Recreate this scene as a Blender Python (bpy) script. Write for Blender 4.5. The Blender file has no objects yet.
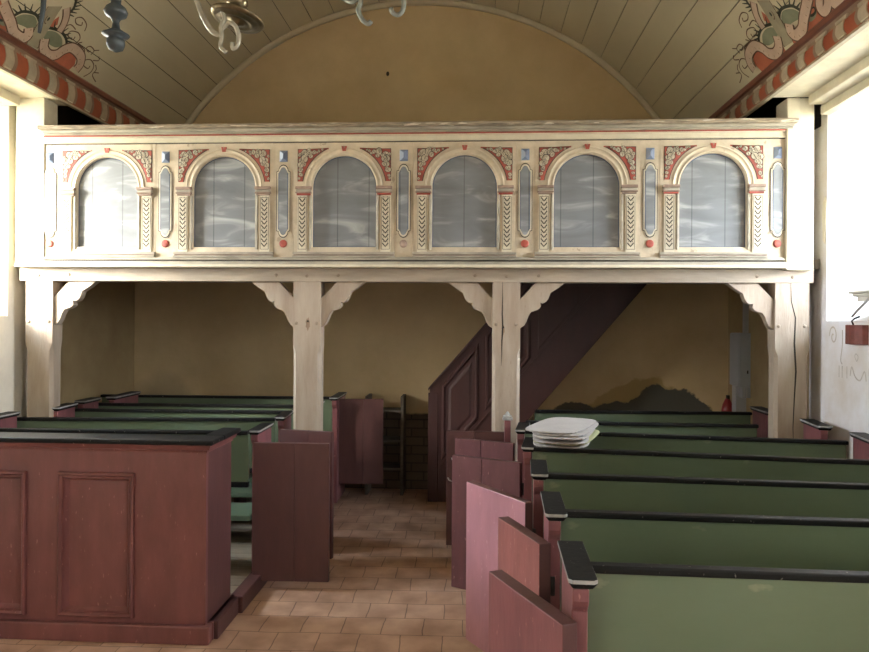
import bpy, bmesh, math, random
from mathutils import Vector, Matrix
random.seed(7)
C = bpy.context.scene.collection
PI = math.pi

# ------------------------------------------------------------------ materials
MATS = {}
def mat(name, col, rough=0.5, var=0.12, scale=6.0, bump=0.0, bscale=None, col2=None, spec=0.5,
        metal=0.0, stretch=(1, 1, 1), contrast=(0.35, 0.7), specks=None, speck_amt=0.0, speck_scale=30, coat=0.0):
    m = bpy.data.materials.new(name); m.use_nodes = True
    nt = m.node_tree; N = nt.nodes; L = nt.links
    b = N['Principled BSDF']
    b.inputs['Roughness'].default_value = rough
    b.inputs['Metallic'].default_value = metal
    b.inputs['Specular IOR Level'].default_value = spec
    if coat: b.inputs['Coat Weight'].default_value = coat; b.inputs['Coat Roughness'].default_value = 0.25
    tc = N.new('ShaderNodeTexCoord'); mp = N.new('ShaderNodeMapping'); mp.inputs['Scale'].default_value = stretch
    L.new(tc.outputs['Object'], mp.inputs['Vector'])
    n = N.new('ShaderNodeTexNoise'); n.inputs['Scale'].default_value = scale; n.inputs['Detail'].default_value = 8
    n.inputs['Roughness'].default_value = 0.62
    L.new(mp.outputs['Vector'], n.inputs['Vector'])
    r = N.new('ShaderNodeValToRGB')
    c2 = col2 if col2 else tuple(c * (1 - var * 2.2) for c in col)
    r.color_ramp.elements[0].position = contrast[0]; r.color_ramp.elements[0].color = (*c2, 1)
    r.color_ramp.elements[1].position = contrast[1]; r.color_ramp.elements[1].color = (*col, 1)
    L.new(n.outputs['Fac'], r.inputs['Fac'])
    out = r.outputs['Color']
    if specks:
        n2 = N.new('ShaderNodeTexNoise'); n2.inputs['Scale'].default_value = speck_scale; n2.inputs['Detail'].default_value = 5
        L.new(mp.outputs['Vector'], n2.inputs['Vector'])
        r2 = N.new('ShaderNodeValToRGB')
        r2.color_ramp.elements[0].position = 0.70 - speck_amt; r2.color_ramp.elements[0].color = (0, 0, 0, 1)
        r2.color_ramp.elements[1].position = 0.74 - speck_amt; r2.color_ramp.elements[1].color = (1, 1, 1, 1)
        L.new(n2.outputs['Fac'], r2.inputs['Fac'])
        mx = N.new('ShaderNodeMixRGB'); mx.inputs['Color2'].default_value = (*specks, 1)
        L.new(r2.outputs['Color'], mx.inputs['Fac']); L.new(out, mx.inputs['Color1']); out = mx.outputs['Color']
    L.new(out, b.inputs['Base Color'])
    if bump:
        bn = N.new('ShaderNodeTexNoise'); bn.inputs['Scale'].default_value = bscale or scale * 4; bn.inputs['Detail'].default_value = 6
        L.new(mp.outputs['Vector'], bn.inputs['Vector'])
        bp = N.new('ShaderNodeBump'); bp.inputs['Strength'].default_value = bump; bp.inputs['Distance'].default_value = 0.01
        L.new(bn.outputs['Fac'], bp.inputs['Height']); L.new(bp.outputs['Normal'], b.inputs['Normal'])
    MATS[name] = m
    return m

cream = mat('cream_paint', (0.63, 0.535, 0.385), 0.55, 0.16, 5, 0.15, 30, specks=(0.34, 0.28, 0.2), speck_amt=0.02, speck_scale=14, stretch=(1, 1, 1))
cream_pale = mat('pale_cream_paint', (0.72, 0.66, 0.5), 0.5, 0.1, 7, 0.1, 30)
cream_grey = mat('grey_cream_moulding', (0.46, 0.42, 0.33), 0.5, 0.2, 9, 0.15, 40, stretch=(0.4, 1, 1))
worn_wood = mat('worn_handrail_wood', (0.42, 0.34, 0.24), 0.65, 0.3, 14, 0.4, 50, specks=(0.62, 0.56, 0.44), speck_amt=0.1, speck_scale=10, stretch=(0.6, 2, 6))
post_wood = mat('pale_post_wood', (0.42, 0.35, 0.27), 0.55, 0.14, 4, 0.25, 26, col2=(0.32, 0.25, 0.185), stretch=(3, 3, 0.5), specks=(0.3, 0.22, 0.16), speck_amt=0.0)
beam_wood = mat('pale_beam_wood', (0.45, 0.38, 0.29), 0.55, 0.14, 4, 0.25, 26, stretch=(0.5, 3, 3))
red_paint = mat('red_line_paint', (0.42, 0.085, 0.055), 0.55, 0.2, 12, 0.0)
dark_line = mat('dark_line_paint', (0.06, 0.05, 0.04), 0.6, 0.2, 20)
brown_line = mat('brown_grey_paint', (0.34, 0.24, 0.18), 0.55, 0.2, 12)
blue_dk = mat('dark_blue_facet_paint', (0.10, 0.13, 0.2), 0.5, 0.1)
blue_lt = mat('light_blue_facet_paint', (0.3, 0.36, 0.45), 0.5, 0.1)
blue_md = mat('mid_blue_facet_paint', (0.18, 0.23, 0.32), 0.5, 0.1)
fruit = mat('fruit_cream_paint', (0.6, 0.52, 0.38), 0.55, 0.2, 40)
maroon = mat('maroon_paint', (0.19, 0.066, 0.06), 0.4, 0.14, 5, 0.12, 30, specks=(0.3, 0.14, 0.12), speck_amt=0.03, speck_scale=40, stretch=(2, 2, 0.6))
maroon_door = mat('faded_maroon_paint', (0.23, 0.085, 0.09), 0.38, 0.14, 5, 0.1, 30, specks=(0.34, 0.16, 0.15), speck_amt=0.03, speck_scale=40, stretch=(2, 2, 0.6))
maroon_door2 = mat('lighter_maroon_paint', (0.34, 0.135, 0.125), 0.36, 0.14, 5, 0.1, 30, specks=(0.45, 0.25, 0.22), speck_amt=0.03, speck_scale=40, stretch=(2, 2, 0.6))  # lighter maroon for the second right door
pink_door = mat('pink_sheen_maroon_paint', (0.48, 0.24, 0.29), 0.33, 0.1, 4, 0.1, 30, specks=(0.55, 0.36, 0.36), speck_amt=0.03, speck_scale=40, stretch=(2, 2, 0.6))  # sky sheen on the third right door put into its paint colour
maroon_door3 = mat('worn_maroon_paint', (0.15, 0.06, 0.068), 0.36, 0.14, 5, 0.1, 30, specks=(0.3, 0.16, 0.15), speck_amt=0.03, speck_scale=40, stretch=(2, 2, 0.6))
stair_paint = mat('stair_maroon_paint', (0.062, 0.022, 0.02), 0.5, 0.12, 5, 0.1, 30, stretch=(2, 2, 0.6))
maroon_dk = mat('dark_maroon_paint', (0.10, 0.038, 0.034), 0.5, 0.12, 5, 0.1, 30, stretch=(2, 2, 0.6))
green = mat('green_paint', (0.128, 0.172, 0.11), 0.34, 0.1, 2.2, 0.12, 16, col2=(0.10, 0.137, 0.08), specks=(0.19, 0.22, 0.14), speck_amt=-0.0, speck_scale=9, stretch=(0.5, 1, 1))
green_seat = mat('seat_green_paint', (0.13, 0.2, 0.13), 0.45, 0.1, 4, 0.1, 20)
black = mat('black_rail_paint', (0.008, 0.008, 0.008), 0.5, 0.1, 10, 0.15, 40, specks=(0.16, 0.15, 0.13), speck_amt=0.02, speck_scale=60, spec=0.2)
pale_edge = mat('light_grey_cap_edge', (0.42, 0.42, 0.4), 0.4, 0.2, 20, 0.2)  # light grey for the cap sides and the small post cap
plaster_w = mat('white_plaster', (0.82, 0.84, 0.90), 0.8, 0.06, 2.2, 0.35, 5, col2=(0.64, 0.59, 0.54), specks=(0.6, 0.5, 0.38), speck_amt=-0.02, speck_scale=3)
plaster_y = mat('cream_plaster', (0.86, 0.80, 0.66), 0.8, 0.1, 2.2, 0.35, 5, specks=(0.4, 0.33, 0.22), speck_amt=-0.04, speck_scale=4)
white_wood = mat('white_window_paint', (0.75, 0.73, 0.66), 0.5, 0.06, 8, 0.1)
vault_wood = mat('grey_olive_vault_paint', (0.66, 0.60, 0.43), 0.45, 0.1, 1.3, 0.15, 20, col2=(0.58, 0.52, 0.37), stretch=(1, 0.5, 1))
gap_dark = mat('dark_board_gap', (0.03, 0.025, 0.018), 0.9, 0.1)
gap_wood = mat('unlit_void_boards', (0.05, 0.04, 0.03), 0.8, 0.2)  # darkness of the unlit space above the gallery put into the board colour
deck_wood = mat('gallery_floor_boards', (0.11, 0.08, 0.05), 0.8, 0.2, 6, 0.2, stretch=(4, 0.5, 1))
cor_red = mat('cornice_red_paint', (0.38, 0.09, 0.04), 0.5, 0.12, 5)
cor_edge = mat('cornice_dark_red_paint', (0.2, 0.07, 0.045), 0.5, 0.12, 5)
cor_cream = mat('cornice_cream_paint', (0.52, 0.44, 0.32), 0.55, 0.14, 8)
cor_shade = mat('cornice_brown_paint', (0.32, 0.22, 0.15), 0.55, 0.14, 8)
v_red = mat('vault_pink_red_paint', (0.5, 0.15, 0.085), 0.55, 0.12, 8)
v_green = mat('vault_sage_green_paint', (0.27, 0.30, 0.2), 0.55, 0.12, 8)
v_dark = mat('vault_dark_green_paint', (0.055, 0.06, 0.04), 0.6, 0.2, 15)
v_cream = mat('vault_pink_cream_paint', (0.64, 0.48, 0.37), 0.55, 0.1, 10)
v_line = mat('vault_brown_line_paint', (0.17, 0.09, 0.055), 0.6, 0.2, 15)
v_bar = mat('vault_grey_cream_paint', (0.4, 0.36, 0.25), 0.55, 0.1, 10)
plank = mat('platform_planks', (0.4, 0.33, 0.24), 0.6, 0.2, 6, 0.2, 30, stretch=(0.4, 6, 1))
brass = mat('dark_brass', (0.26, 0.215, 0.13), 0.3, 0.2, 20, metal=0.9)
pale_brass = mat('pale_lacquered_metal', (0.52, 0.5, 0.4), 0.35, 0.15, 20, metal=0.25)
bluegrey = mat('blue_grey_painted_wood', (0.045, 0.06, 0.065), 0.5, 0.15, 20)
pale_blue = mat('pale_blue_grey_metal', (0.36, 0.41, 0.38), 0.35, 0.2, 25, metal=0.2)
iron = mat('dark_iron', (0.03, 0.028, 0.025), 0.5, 0.1, metal=0.6)
chrome = mat('bare_steel', (0.6, 0.6, 0.6), 0.3, 0.1, metal=0.9)
box_paint = mat('light_grey_enamel', (0.46, 0.49, 0.52), 0.4, 0.04)
duct = mat('white_plastic', (0.55, 0.56, 0.56), 0.45, 0.05)
red_gloss = mat('red_gloss', (0.32, 0.02, 0.025), 0.3, 0.05)
redbox = mat('dull_red_brown_paint', (0.2, 0.05, 0.04), 0.6, 0.2, 18, 0.3)
grey_mark = mat('grey_mural_paint', (0.6, 0.55, 0.5), 0.8, 0.15, 14)
shelf_peg = mat('peg_wood', (0.34, 0.27, 0.2), 0.6, 0.1)
shelf_wood = mat('grey_old_wood', (0.16, 0.13, 0.095), 0.75, 0.2, 8, 0.3, stretch=(1, 1, 3))
quilt = mat('white_quilted_cloth', (0.44, 0.41, 0.385), 0.9, 0.05, 8)
quilt2 = mat('yellow_green_quilted_cloth', (0.42, 0.42, 0.22), 0.9, 0.05, 8)

# quilted bump on the cushions
def add_quilt(m):
    nt = m.node_tree; N = nt.nodes; L = nt.links; b = N['Principled BSDF']
    tc = N.new('ShaderNodeTexCoord'); mp = N.new('ShaderNodeMapping'); mp.inputs['Rotation'].default_value = (0, 0, PI / 4)
    L.new(tc.outputs['Object'], mp.inputs['Vector'])
    v = N.new('ShaderNodeTexVoronoi'); v.distance = 'CHEBYCHEV'; v.inputs['Scale'].default_value = 26; v.inputs['Randomness'].default_value = 0
    L.new(mp.outputs['Vector'], v.inputs['Vector'])
    bp = N.new('ShaderNodeBump'); bp.inputs['Strength'].default_value = 1.0; bp.inputs['Distance'].default_value = 0.016; bp.invert = True
    L.new(v.outputs['Distance'], bp.inputs['Height']); L.new(bp.outputs['Normal'], b.inputs['Normal'])
add_quilt(quilt); add_quilt(quilt2)

# blue-grey panels with chalky wiped streaks
def panel_mat():
    m = bpy.data.materials.new('blue_grey_streaked_paint'); m.use_nodes = True
    nt = m.node_tree; N = nt.nodes; L = nt.links; b = N['Principled BSDF']; b.inputs['Roughness'].default_value = 0.42
    tc = N.new('ShaderNodeTexCoord'); mp = N.new('ShaderNodeMapping')
    mp.inputs['Rotation'].default_value = (0, math.radians(14), 0); mp.inputs['Scale'].default_value = (1.1, 1, 4.2)
    L.new(tc.outputs['Object'], mp.inputs['Vector'])
    n = N.new('ShaderNodeTexNoise'); n.inputs['Scale'].default_value = 2.1; n.inputs['Detail'].default_value = 6; n.inputs['Distortion'].default_value = 1.1
    L.new(mp.outputs['Vector'], n.inputs['Vector'])
    r = N.new('ShaderNodeValToRGB')
    e = r.color_ramp.elements
    e[0].position = 0.30; e[0].color = (0.155, 0.165, 0.175, 1)
    e[1].position = 0.72; e[1].color = (0.40, 0.42, 0.42, 1)
    x = e.new(0.52); x.color = (0.19, 0.205, 0.215, 1)
    L.new(n.outputs['Fac'], r.inputs['Fac'])
    w = N.new('ShaderNodeTexWave'); w.bands_direction = 'X'; w.inputs['Scale'].default_value = 1.35; w.inputs['Distortion'].default_value = 0
    L.new(tc.outputs['Object'], w.inputs['Vector'])
    r2 = N.new('ShaderNodeValToRGB'); r2.color_ramp.elements[0].position = 0.0; r2.color_ramp.elements[0].color = (0.5, 0.5, 0.5, 1)
    r2.color_ramp.elements[1].position = 0.004; r2.color_ramp.elements[1].color = (1, 1, 1, 1)
    L.new(w.outputs['Fac'], r2.inputs['Fac'])
    mx = N.new('ShaderNodeMixRGB'); mx.blend_type = 'MULTIPLY'; mx.inputs['Fac'].default_value = 1
    L.new(r.outputs['Color'], mx.inputs['Color1']); L.new(r2.outputs['Color'], mx.inputs['Color2'])
    L.new(mx.outputs['Color'], b.inputs['Base Color'])
    return m
panel_blue = panel_mat()

# square clay tiles in running bond
def floor_mat():
    m = bpy.data.materials.new('clay_floor_tiles'); m.use_nodes = True
    nt = m.node_tree; N = nt.nodes; L = nt.links; b = N['Principled BSDF']; b.inputs['Roughness'].default_value = 0.6
    tc = N.new('ShaderNodeTexCoord'); mp = N.new('ShaderNodeMapping'); mp.inputs['Rotation'].default_value = (0, 0, math.radians(-1.2))
    mp.inputs['Location'].default_value = (0.07, -0.06, 0)
    L.new(tc.outputs['Object'], mp.inputs['Vector'])
    wn = N.new('ShaderNodeTexNoise'); wn.inputs['Scale'].default_value = 3.5; wn.inputs['Detail'].default_value = 3
    L.new(mp.outputs['Vector'], wn.inputs['Vector'])
    wm = N.new('ShaderNodeVectorMath'); wm.operation = 'MULTIPLY_ADD'; wm.inputs[1].default_value = (0.035, 0.035, 0)
    L.new(wn.outputs['Color'], wm.inputs[0]); L.new(mp.outputs['Vector'], wm.inputs[2])
    br = N.new('ShaderNodeTexBrick'); br.offset = 0.5; br.inputs['Scale'].default_value = 1
    br.inputs['Brick Width'].default_value = 0.228; br.inputs['Row Height'].default_value = 0.214
    br.inputs['Mortar Size'].default_value = 0.0035; br.inputs['Mortar Smooth'].default_value = 0.3
    br.inputs['Color1'].default_value = (0.56, 0.35, 0.235, 1); br.inputs['Color2'].default_value = (0.60, 0.39, 0.27, 1)
    br.inputs['Mortar'].default_value = (0.25, 0.16, 0.11, 1)
    L.new(wm.outputs[0], br.inputs['Vector'])
    n = N.new('ShaderNodeTexNoise'); n.inputs['Scale'].default_value = 5; n.inputs['Detail'].default_value = 8
    L.new(mp.outputs['Vector'], n.inputs['Vector'])
    r = N.new('ShaderNodeValToRGB'); r.color_ramp.elements[0].position = 0.3; r.color_ramp.elements[0].color = (0.62, 0.58, 0.55, 1)
    r.color_ramp.elements[1].position = 0.65; r.color_ramp.elements[1].color = (1, 1, 1, 1)
    L.new(n.outputs['Fac'], r.inputs['Fac'])
    mx = N.new('ShaderNodeMixRGB'); mx.blend_type = 'MULTIPLY'; mx.inputs['Fac'].default_value = 1
    L.new(br.outputs['Color'], mx.inputs['Color1']); L.new(r.outputs['Color'], mx.inputs['Color2'])
    L.new(mx.outputs['Color'], b.inputs['Base Color'])
    bp = N.new('ShaderNodeBump'); bp.inputs['Strength'].default_value = 0.6; bp.inputs['Distance'].default_value = 0.006; bp.invert = True
    L.new(br.outputs['Fac'], bp.inputs['Height'])
    bp2 = N.new('ShaderNodeBump'); bp2.inputs['Strength'].default_value = 0.25; bp2.inputs['Distance'].default_value = 0.01
    L.new(n.outputs['Fac'], bp2.inputs['Height']); L.new(bp.outputs['Normal'], bp2.inputs['Normal'])
    L.new(bp2.outputs['Normal'], b.inputs['Normal'])
    return m
tiles = floor_mat()

# ochre back wall with the dark repair patch and bare bricks low down
def back_wall_mat():
    m = bpy.data.materials.new('ochre_plaster'); m.use_nodes = True
    nt = m.node_tree; N = nt.nodes; L = nt.links; b = N['Principled BSDF']; b.inputs['Roughness'].default_value = 0.85
    tc = N.new('ShaderNodeTexCoord')
    n = N.new('ShaderNodeTexNoise'); n.inputs['Scale'].default_value = 1.6; n.inputs['Detail'].default_value = 9; n.inputs['Roughness'].default_value = 0.6
    L.new(tc.outputs['Object'], n.inputs['Vector'])
    r = N.new('ShaderNodeValToRGB'); r.color_ramp.elements[0].position = 0.3; r.color_ramp.elements[0].color = (0.54, 0.405, 0.22, 1)
    r.color_ramp.elements[1].position = 0.7; r.color_ramp.elements[1].color = (0.68, 0.535, 0.31, 1)
    L.new(n.outputs['Fac'], r.inputs['Fac'])
    col = r.outputs['Color']
    sx = N.new('ShaderNodeSeparateXYZ'); L.new(tc.outputs['Object'], sx.inputs[0])
    def math_(op, a, c, clamp=False):
        q = N.new('ShaderNodeMath'); q.operation = op; q.use_clamp = clamp
        for i, v in enumerate((a, c)):
            if isinstance(v, (int, float)): q.inputs[i].default_value = v
            elif v is not None: L.new(v, q.inputs[i])
        return q.outputs[0]
    n2 = N.new('ShaderNodeTexNoise'); n2.inputs['Scale'].default_value = 5; n2.inputs['Detail'].default_value = 6
    L.new(tc.outputs['Object'], n2.inputs['Vector'])
    wob = math_('MULTIPLY', math_('SUBTRACT', n2.outputs['Fac'], 0.5), 0.35)
    def mound(cx, w, top, soft):           # height field: z < top - ((x-cx)/w)^2
        dx = math_('DIVIDE', math_('SUBTRACT', sx.outputs['X'], cx), w)
        hgt = math_('SUBTRACT', top, math_('POWER', math_('ABSOLUTE', dx, None), 2.0))
        d = math_('SUBTRACT', math_('ADD', hgt, wob), sx.outputs['Z'])
        return math_('DIVIDE', d, soft, True)
    def mix(fac, c):
        nonlocal col
        mx = N.new('ShaderNodeMixRGB'); L.new(fac, mx.inputs['Fac']); L.new(col, mx.inputs['Color1']); mx.inputs['Color2'].default_value = (*c, 1)
        col = mx.outputs['Color']
    mix(mound(1.75, 1.15, 1.2, 0.03), (0.44, 0.32, 0.14))
    mix(mound(1.97, 0.83, 1.13, 0.02), (0.085, 0.08, 0.062))
    mix(mound(1.3, 1.6, 0.92, 0.02), (0.09, 0.085, 0.065))
    mix(mound(-3.3, 0.7, 1.25, 0.5), (0.3, 0.25, 0.17))
    # low bare strip with bricks
    low = math_('DIVIDE', math_('SUBTRACT', math_('ADD', 0.80, math_('MULTIPLY', wob, 0.3)), sx.outputs['Z']), 0.02, True)
    sel = math_('MULTIPLY', low, math_('DIVIDE', math_('SUBTRACT', 0.4, sx.outputs['X']), 0.1, True))
    br = N.new('ShaderNodeTexBrick'); br.inputs['Scale'].default_value = 1; br.inputs['Brick Width'].default_value = 0.26
    br.inputs['Row Height'].default_value = 0.09; br.inputs['Mortar Size'].default_value = 0.008
    br.inputs['Color1'].default_value = (0.12, 0.085, 0.06, 1); br.inputs['Color2'].default_value = (0.15, 0.11, 0.075, 1)
    br.inputs['Mortar'].default_value = (0.06, 0.045, 0.035, 1)
    cb = N.new('ShaderNodeCombineXYZ'); L.new(sx.outputs['X'], cb.inputs[0]); L.new(sx.outputs['Z'], cb.inputs[1])
    L.new(cb.outputs[0], br.inputs['Vector'])
    mx = N.new('ShaderNodeMixRGB'); L.new(sel, mx.inputs['Fac']); L.new(col, mx.inputs['Color1']); L.new(br.outputs['Color'], mx.inputs['Color2']); col = mx.outputs['Color']
    L.new(col, b.inputs['Base Color'])
    bp = N.new('ShaderNodeBump'); bp.inputs['Strength'].default_value = 0.3; bp.inputs['Distance'].default_value = 0.03
    L.new(n2.outputs['Fac'], bp.inputs['Height']); L.new(bp.outputs['Normal'], b.inputs['Normal'])
    return m
ochre = back_wall_mat()

def glass_mat():
    m = bpy.data.materials.new('window_glass'); m.use_nodes = True
    nt = m.node_tree; N = nt.nodes; L = nt.links; N.clear()
    o = N.new('ShaderNodeOutputMaterial'); t = N.new('ShaderNodeBsdfTransparent'); g = N.new('ShaderNodeBsdfGlossy')
    g.inputs['Roughness'].default_value = 0.05; mx = N.new('ShaderNodeMixShader'); mx.inputs[0].default_value = 0.06
    L.new(t.outputs[0], mx.inputs[1]); L.new(g.outputs[0], mx.inputs[2]); L.new(mx.outputs[0], o.inputs[0])
    return m
glass = glass_mat()

# ------------------------------------------------------------------ mesh builder (world coordinates in, parent-relative mesh out)
class MB:
    def __init__(s, A=None, B=None, side=1):
        s.v = []; s.f = []; s.m = []; s.sm = []
        s.fr = None
        if A is not None:
            A = Vector((A[0], A[1], 0)); B = Vector((B[0], B[1], 0)); u = (B - A).normalized()
            v = Vector((-u.y, u.x, 0)) * side
            s.fr = (A, u, v)
    def P(s, p):
        if s.fr is None: return Vector(p)
        A, u, v = s.fr
        return A + u * p[0] + v * p[1] + Vector((0, 0, p[2]))
    def add(s, pts, faces, m=0, smooth=False, raw=False):
        k = len(s.v)
        s.v += [Vector(p) if raw else s.P(p) for p in pts]
        for i, f in enumerate(faces):
            s.f.append([k + j for j in f]); s.m.append(m[i] if isinstance(m, (list, tuple)) else m); s.sm.append(smooth)
    def box(s, x0, x1, y0, y1, z0, z1, m=0, side=None):
        p = [(x, y, z) for x in (x0, x1) for y in (y0, y1) for z in (z0, z1)]
        sd = m if side is None else side
        s.add(p, [(0, 1, 3, 2), (4, 6, 7, 5), (0, 4, 5, 1), (2, 3, 7, 6), (0, 2, 6, 4), (1, 5, 7, 3)], [sd, sd, sd, sd, m, m])
    def prism(s, poly, axis, a, b, m=0, caps=True, smooth=False):
        # poly of (p,q); axis 'x': (y,z), 'y': (x,z), 'z': (x,y)
        def mk(p, q, t):
            return (t, p, q) if axis == 'x' else ((p, t, q) if axis == 'y' else (p, q, t))
        n = len(poly)
        pts = [mk(p, q, a) for p, q in poly] + [mk(p, q, b) for p, q in poly]
        fs = [(i, (i + 1) % n, n + (i + 1) % n, n + i) for i in range(n)]
        if caps: fs += [tuple(range(n)), tuple(range(2 * n - 1, n - 1, -1))]
        s.add(pts, fs, m, smooth)
    def tube(s, path, r, m=0, n=10, caps=True):
        path = [s.P(p) for p in path]; rs = r if isinstance(r, (list, tuple)) else [r] * len(path)
        pts = []; up = None
        for i, p in enumerate(path):
            d = (path[min(i + 1, len(path) - 1)] - path[max(i - 1, 0)]).normalized()
            if up is None: up = Vector((0, 0, 1)) if abs(d.z) < 0.9 else Vector((1, 0, 0))
            a = d.cross(up).normalized(); up = a.cross(d).normalized()
            for k in range(n):
                t = 2 * PI * k / n
                pts.append(p + (a * math.cos(t) + up * math.sin(t)) * rs[i])
        fs = [(i * n + k, i * n + (k + 1) % n, (i + 1) * n + (k + 1) % n, (i + 1) * n + k) for i in range(len(path) - 1) for k in range(n)]
        if caps: fs += [tuple(range(n)), tuple(range((len(path) - 1) * n, len(path) * n))]
        s.add(pts, fs, m, True, raw=True)
    def lathe(s, prof, c, m=0, n=28, tilt=(0, 0)):
        R = Matrix.Rotation(tilt[0], 3, 'Y') @ Matrix.Rotation(tilt[1], 3, 'X'); c = Vector(c)
        pts = []
        for r, z in prof:
            for k in range(n):
                t = 2 * PI * k / n
                pts.append(c + R @ Vector((r * math.cos(t), r * math.sin(t), z)))
        fs = [(i * n + k, i * n + (k + 1) % n, (i + 1) * n + (k + 1) % n, (i + 1) * n + k) for i in range(len(prof) - 1) for k in range(n)]
        fs += [tuple(range(n)), tuple(range((len(prof) - 1) * n, len(prof) * n))]
        s.add(pts, fs, m, True, raw=True)
    def sheet(s, poly, axis, t, m=0):
        def mk(p, q): return (t, p, q) if axis == 'x' else ((p, t, q) if axis == 'y' else (p, q, t))
        s.add([mk(p, q) for p, q in poly], [tuple(range(len(poly)))], m)
    def build(s, name, mats, parent=None, bevel=0, tag=None, segs=2):
        if not isinstance(mats, (list, tuple)): mats = [mats]
        off = Vector((0, 0, 0)); q = parent
        while q is not None: off += q.location; q = q.parent
        me = bpy.data.meshes.new(name)
        me.from_pydata([v - off for v in s.v], [], s.f)
        for mm in mats: me.materials.append(mm)
        for i, p in enumerate(me.polygons): p.material_index = s.m[i]; p.use_smooth = s.sm[i]
        bm = bmesh.new(); bm.from_mesh(me); bmesh.ops.recalc_face_normals(bm, faces=bm.faces); bm.to_mesh(me); bm.free()
        o = bpy.data.objects.new(name, me); C.objects.link(o)
        if parent is not None: o.parent = parent
        if bevel:
            b = o.modifiers.new('bevel', 'BEVEL'); b.width = bevel; b.segments = segs; b.limit_method = 'ANGLE'; b.angle_limit = math.radians(40)
        return o

def thing(name, label, cat, loc, group=None):
    o = bpy.data.objects.new(name, None); C.objects.link(o); o.location = loc; o.empty_display_size = 0.1
    o['label'] = label; o['category'] = cat
    if group: o['group'] = group
    return o
def struct(o):
    o['kind'] = 'structure'; return o
def origin_to_base(o):
    me = o.data; zs = [v.co for v in me.vertices]
    c = Vector((sum(v.x for v in zs) / len(zs), sum(v.y for v in zs) / len(zs), min(v.z for v in zs)))
    me.transform(Matrix.Translation(-c)); o.location = c
    return o

# ------------------------------------------------------------------ dimensions
XL, XR = -3.50, 2.46          # inner faces of the side walls in the nave
XL2, XR2 = -3.60, 2.55        # behind the gallery front
YB, YR = 7.25, -6.0
VC, VZ, VR = -0.60, 2.02, 3.03   # centre and radius of the boarded vault
def vp(y, deg, off=0.0):
    a = math.radians(deg); r = VR - off
    return (VC + r * math.cos(a), y, VZ + r * math.sin(a))

# ------------------------------------------------------------------ floor, walls
m = MB(); m.box(XL2 - .9, XR2 + .9, YR - .3, YB + .3, -0.1, 0.0)
struct(m.build('floor', tiles))

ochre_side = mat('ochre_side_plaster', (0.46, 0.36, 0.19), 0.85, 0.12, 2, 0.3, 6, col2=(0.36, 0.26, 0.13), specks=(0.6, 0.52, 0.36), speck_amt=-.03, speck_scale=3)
WIN = [(3.56, 5.08), (-1.5, 0.1), (-4.6, -3.0)]
WINL = [(3.56, 5.08), (-4.4, -2.8)]
ZS0, ZS1, ZT = 1.76, 2.02, 3.28
def side_wall(name, xin, xin2, sg, mt, windows, zt):
    m = MB(); xo = xin + sg * 0.85
    def bx(xa, xb, y0, y1, z0, z1): m.box(min(xa, xb), max(xa, xb), y0, y1, z0, z1)
    ys = sorted(windows)
    y = YR
    for a, b_ in ys:
        bx(xin, xo, y, a, -0.1, 5.4)
        # below: sloping sill
        m.prism([(xin, -0.1), (xo, -0.1), (xo, ZS1 + .02), (xo - sg * .15, ZS1 + .02), (xin, ZS0)], 'y', a, b_)
        bx(xin, xo, a, b_, zt, 5.4)
        # splayed reveals
        m.prism([(xin, a), (xo, a), (xo, a + .24), (xo - sg * .12, a + .24)], 'z', ZS0 - .02, zt)
        m.prism([(xin, b_), (xo, b_), (xo, b_ - .24), (xo - sg * .12, b_ - .24)], 'z', ZS0 - .02, zt)
        y = b_
    bx(xin, xo, y, 5.33, -0.1, 3.15); bx(xin, xo, y, 5.17, 3.15, 5.4)
    w_ = struct(m.build(name, mt))
    m = MB(); bx(xin2, xo, 5.33, YB + .2, -0.1, 3.15)
    struct(m.build(name + '_rear', ochre_side))
    m = MB(); bx(xin2, xo, 5.17, YB + .2, 3.15, 5.4)
    struct(m.build(name + '_upper', gap_wood))
    return w_
wl = side_wall('wall_left', XL, XL2, -1, plaster_y, WINL, ZT + .06)
wr = side_wall('wall_right', XR, XR2, 1, plaster_w, WIN, ZT)

m = MB(); m.box(XL2 - .4, XR2 + .4, YB, YB + .3, -0.1, 5.4)
wb = struct(m.build('wall_back', ochre))
m = MB()
m.box(XL - .9, XR + .9, YR - .3, YR, -0.1, 5.4)
struct(m.build('wall_rear', plaster_w))
m = MB(); m.box(XL - .9, XR + .95, YR - .3, YB + .3, 5.4, 5.5)
struct(m.build('roof_boarding', gap_wood))

# windows: frame with bars and panes
wn = 0
def window(x, y0, y1, z0, z1, axis):
    global wn
    wn += 1
    m = MB(); w = 0.06
    def b(a0, a1, c0, c1):
        if axis == 'x': m.box(x - .03, x + .03, a0, a1, c0, c1)
        else: m.box(a0, a1, x - .03, x + .03, c0, c1)
    b(y0, y0 + w, z0, z1); b(y1 - w, y1, z0, z1); b(y0, y1, z0, z0 + w); b(y0, y1, z1 - w, z1)
    ym = (y0 + y1) / 2; b(ym - .03, ym + .03, z0, z1)
    for k in (1, 2): zz = z0 + (z1 - z0) * k / 3; b(y0, y1, zz - .015, zz + .015)
    f = struct(m.build('window_%d' % wn, white_wood, bevel=.004))
    g = MB()
    if axis == 'x': g.box(x - .003, x + .003, y0 + .02, y1 - .02, z0 + .02, z1 - .02)
    else: g.box(y0 + .02, y1 - .02, x - .003, x + .003, z0 + .02, z1 - .02)
    g.build('pane', glass, f)
for a, b_ in WIN:
    window(XR + .80, a + .24, b_ - .24, ZS1, ZT, 'x')
for a, b_ in WINL:
    window(XL - .80, a + .24, b_ - .24, ZS1, ZT + .06, 'x')

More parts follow.
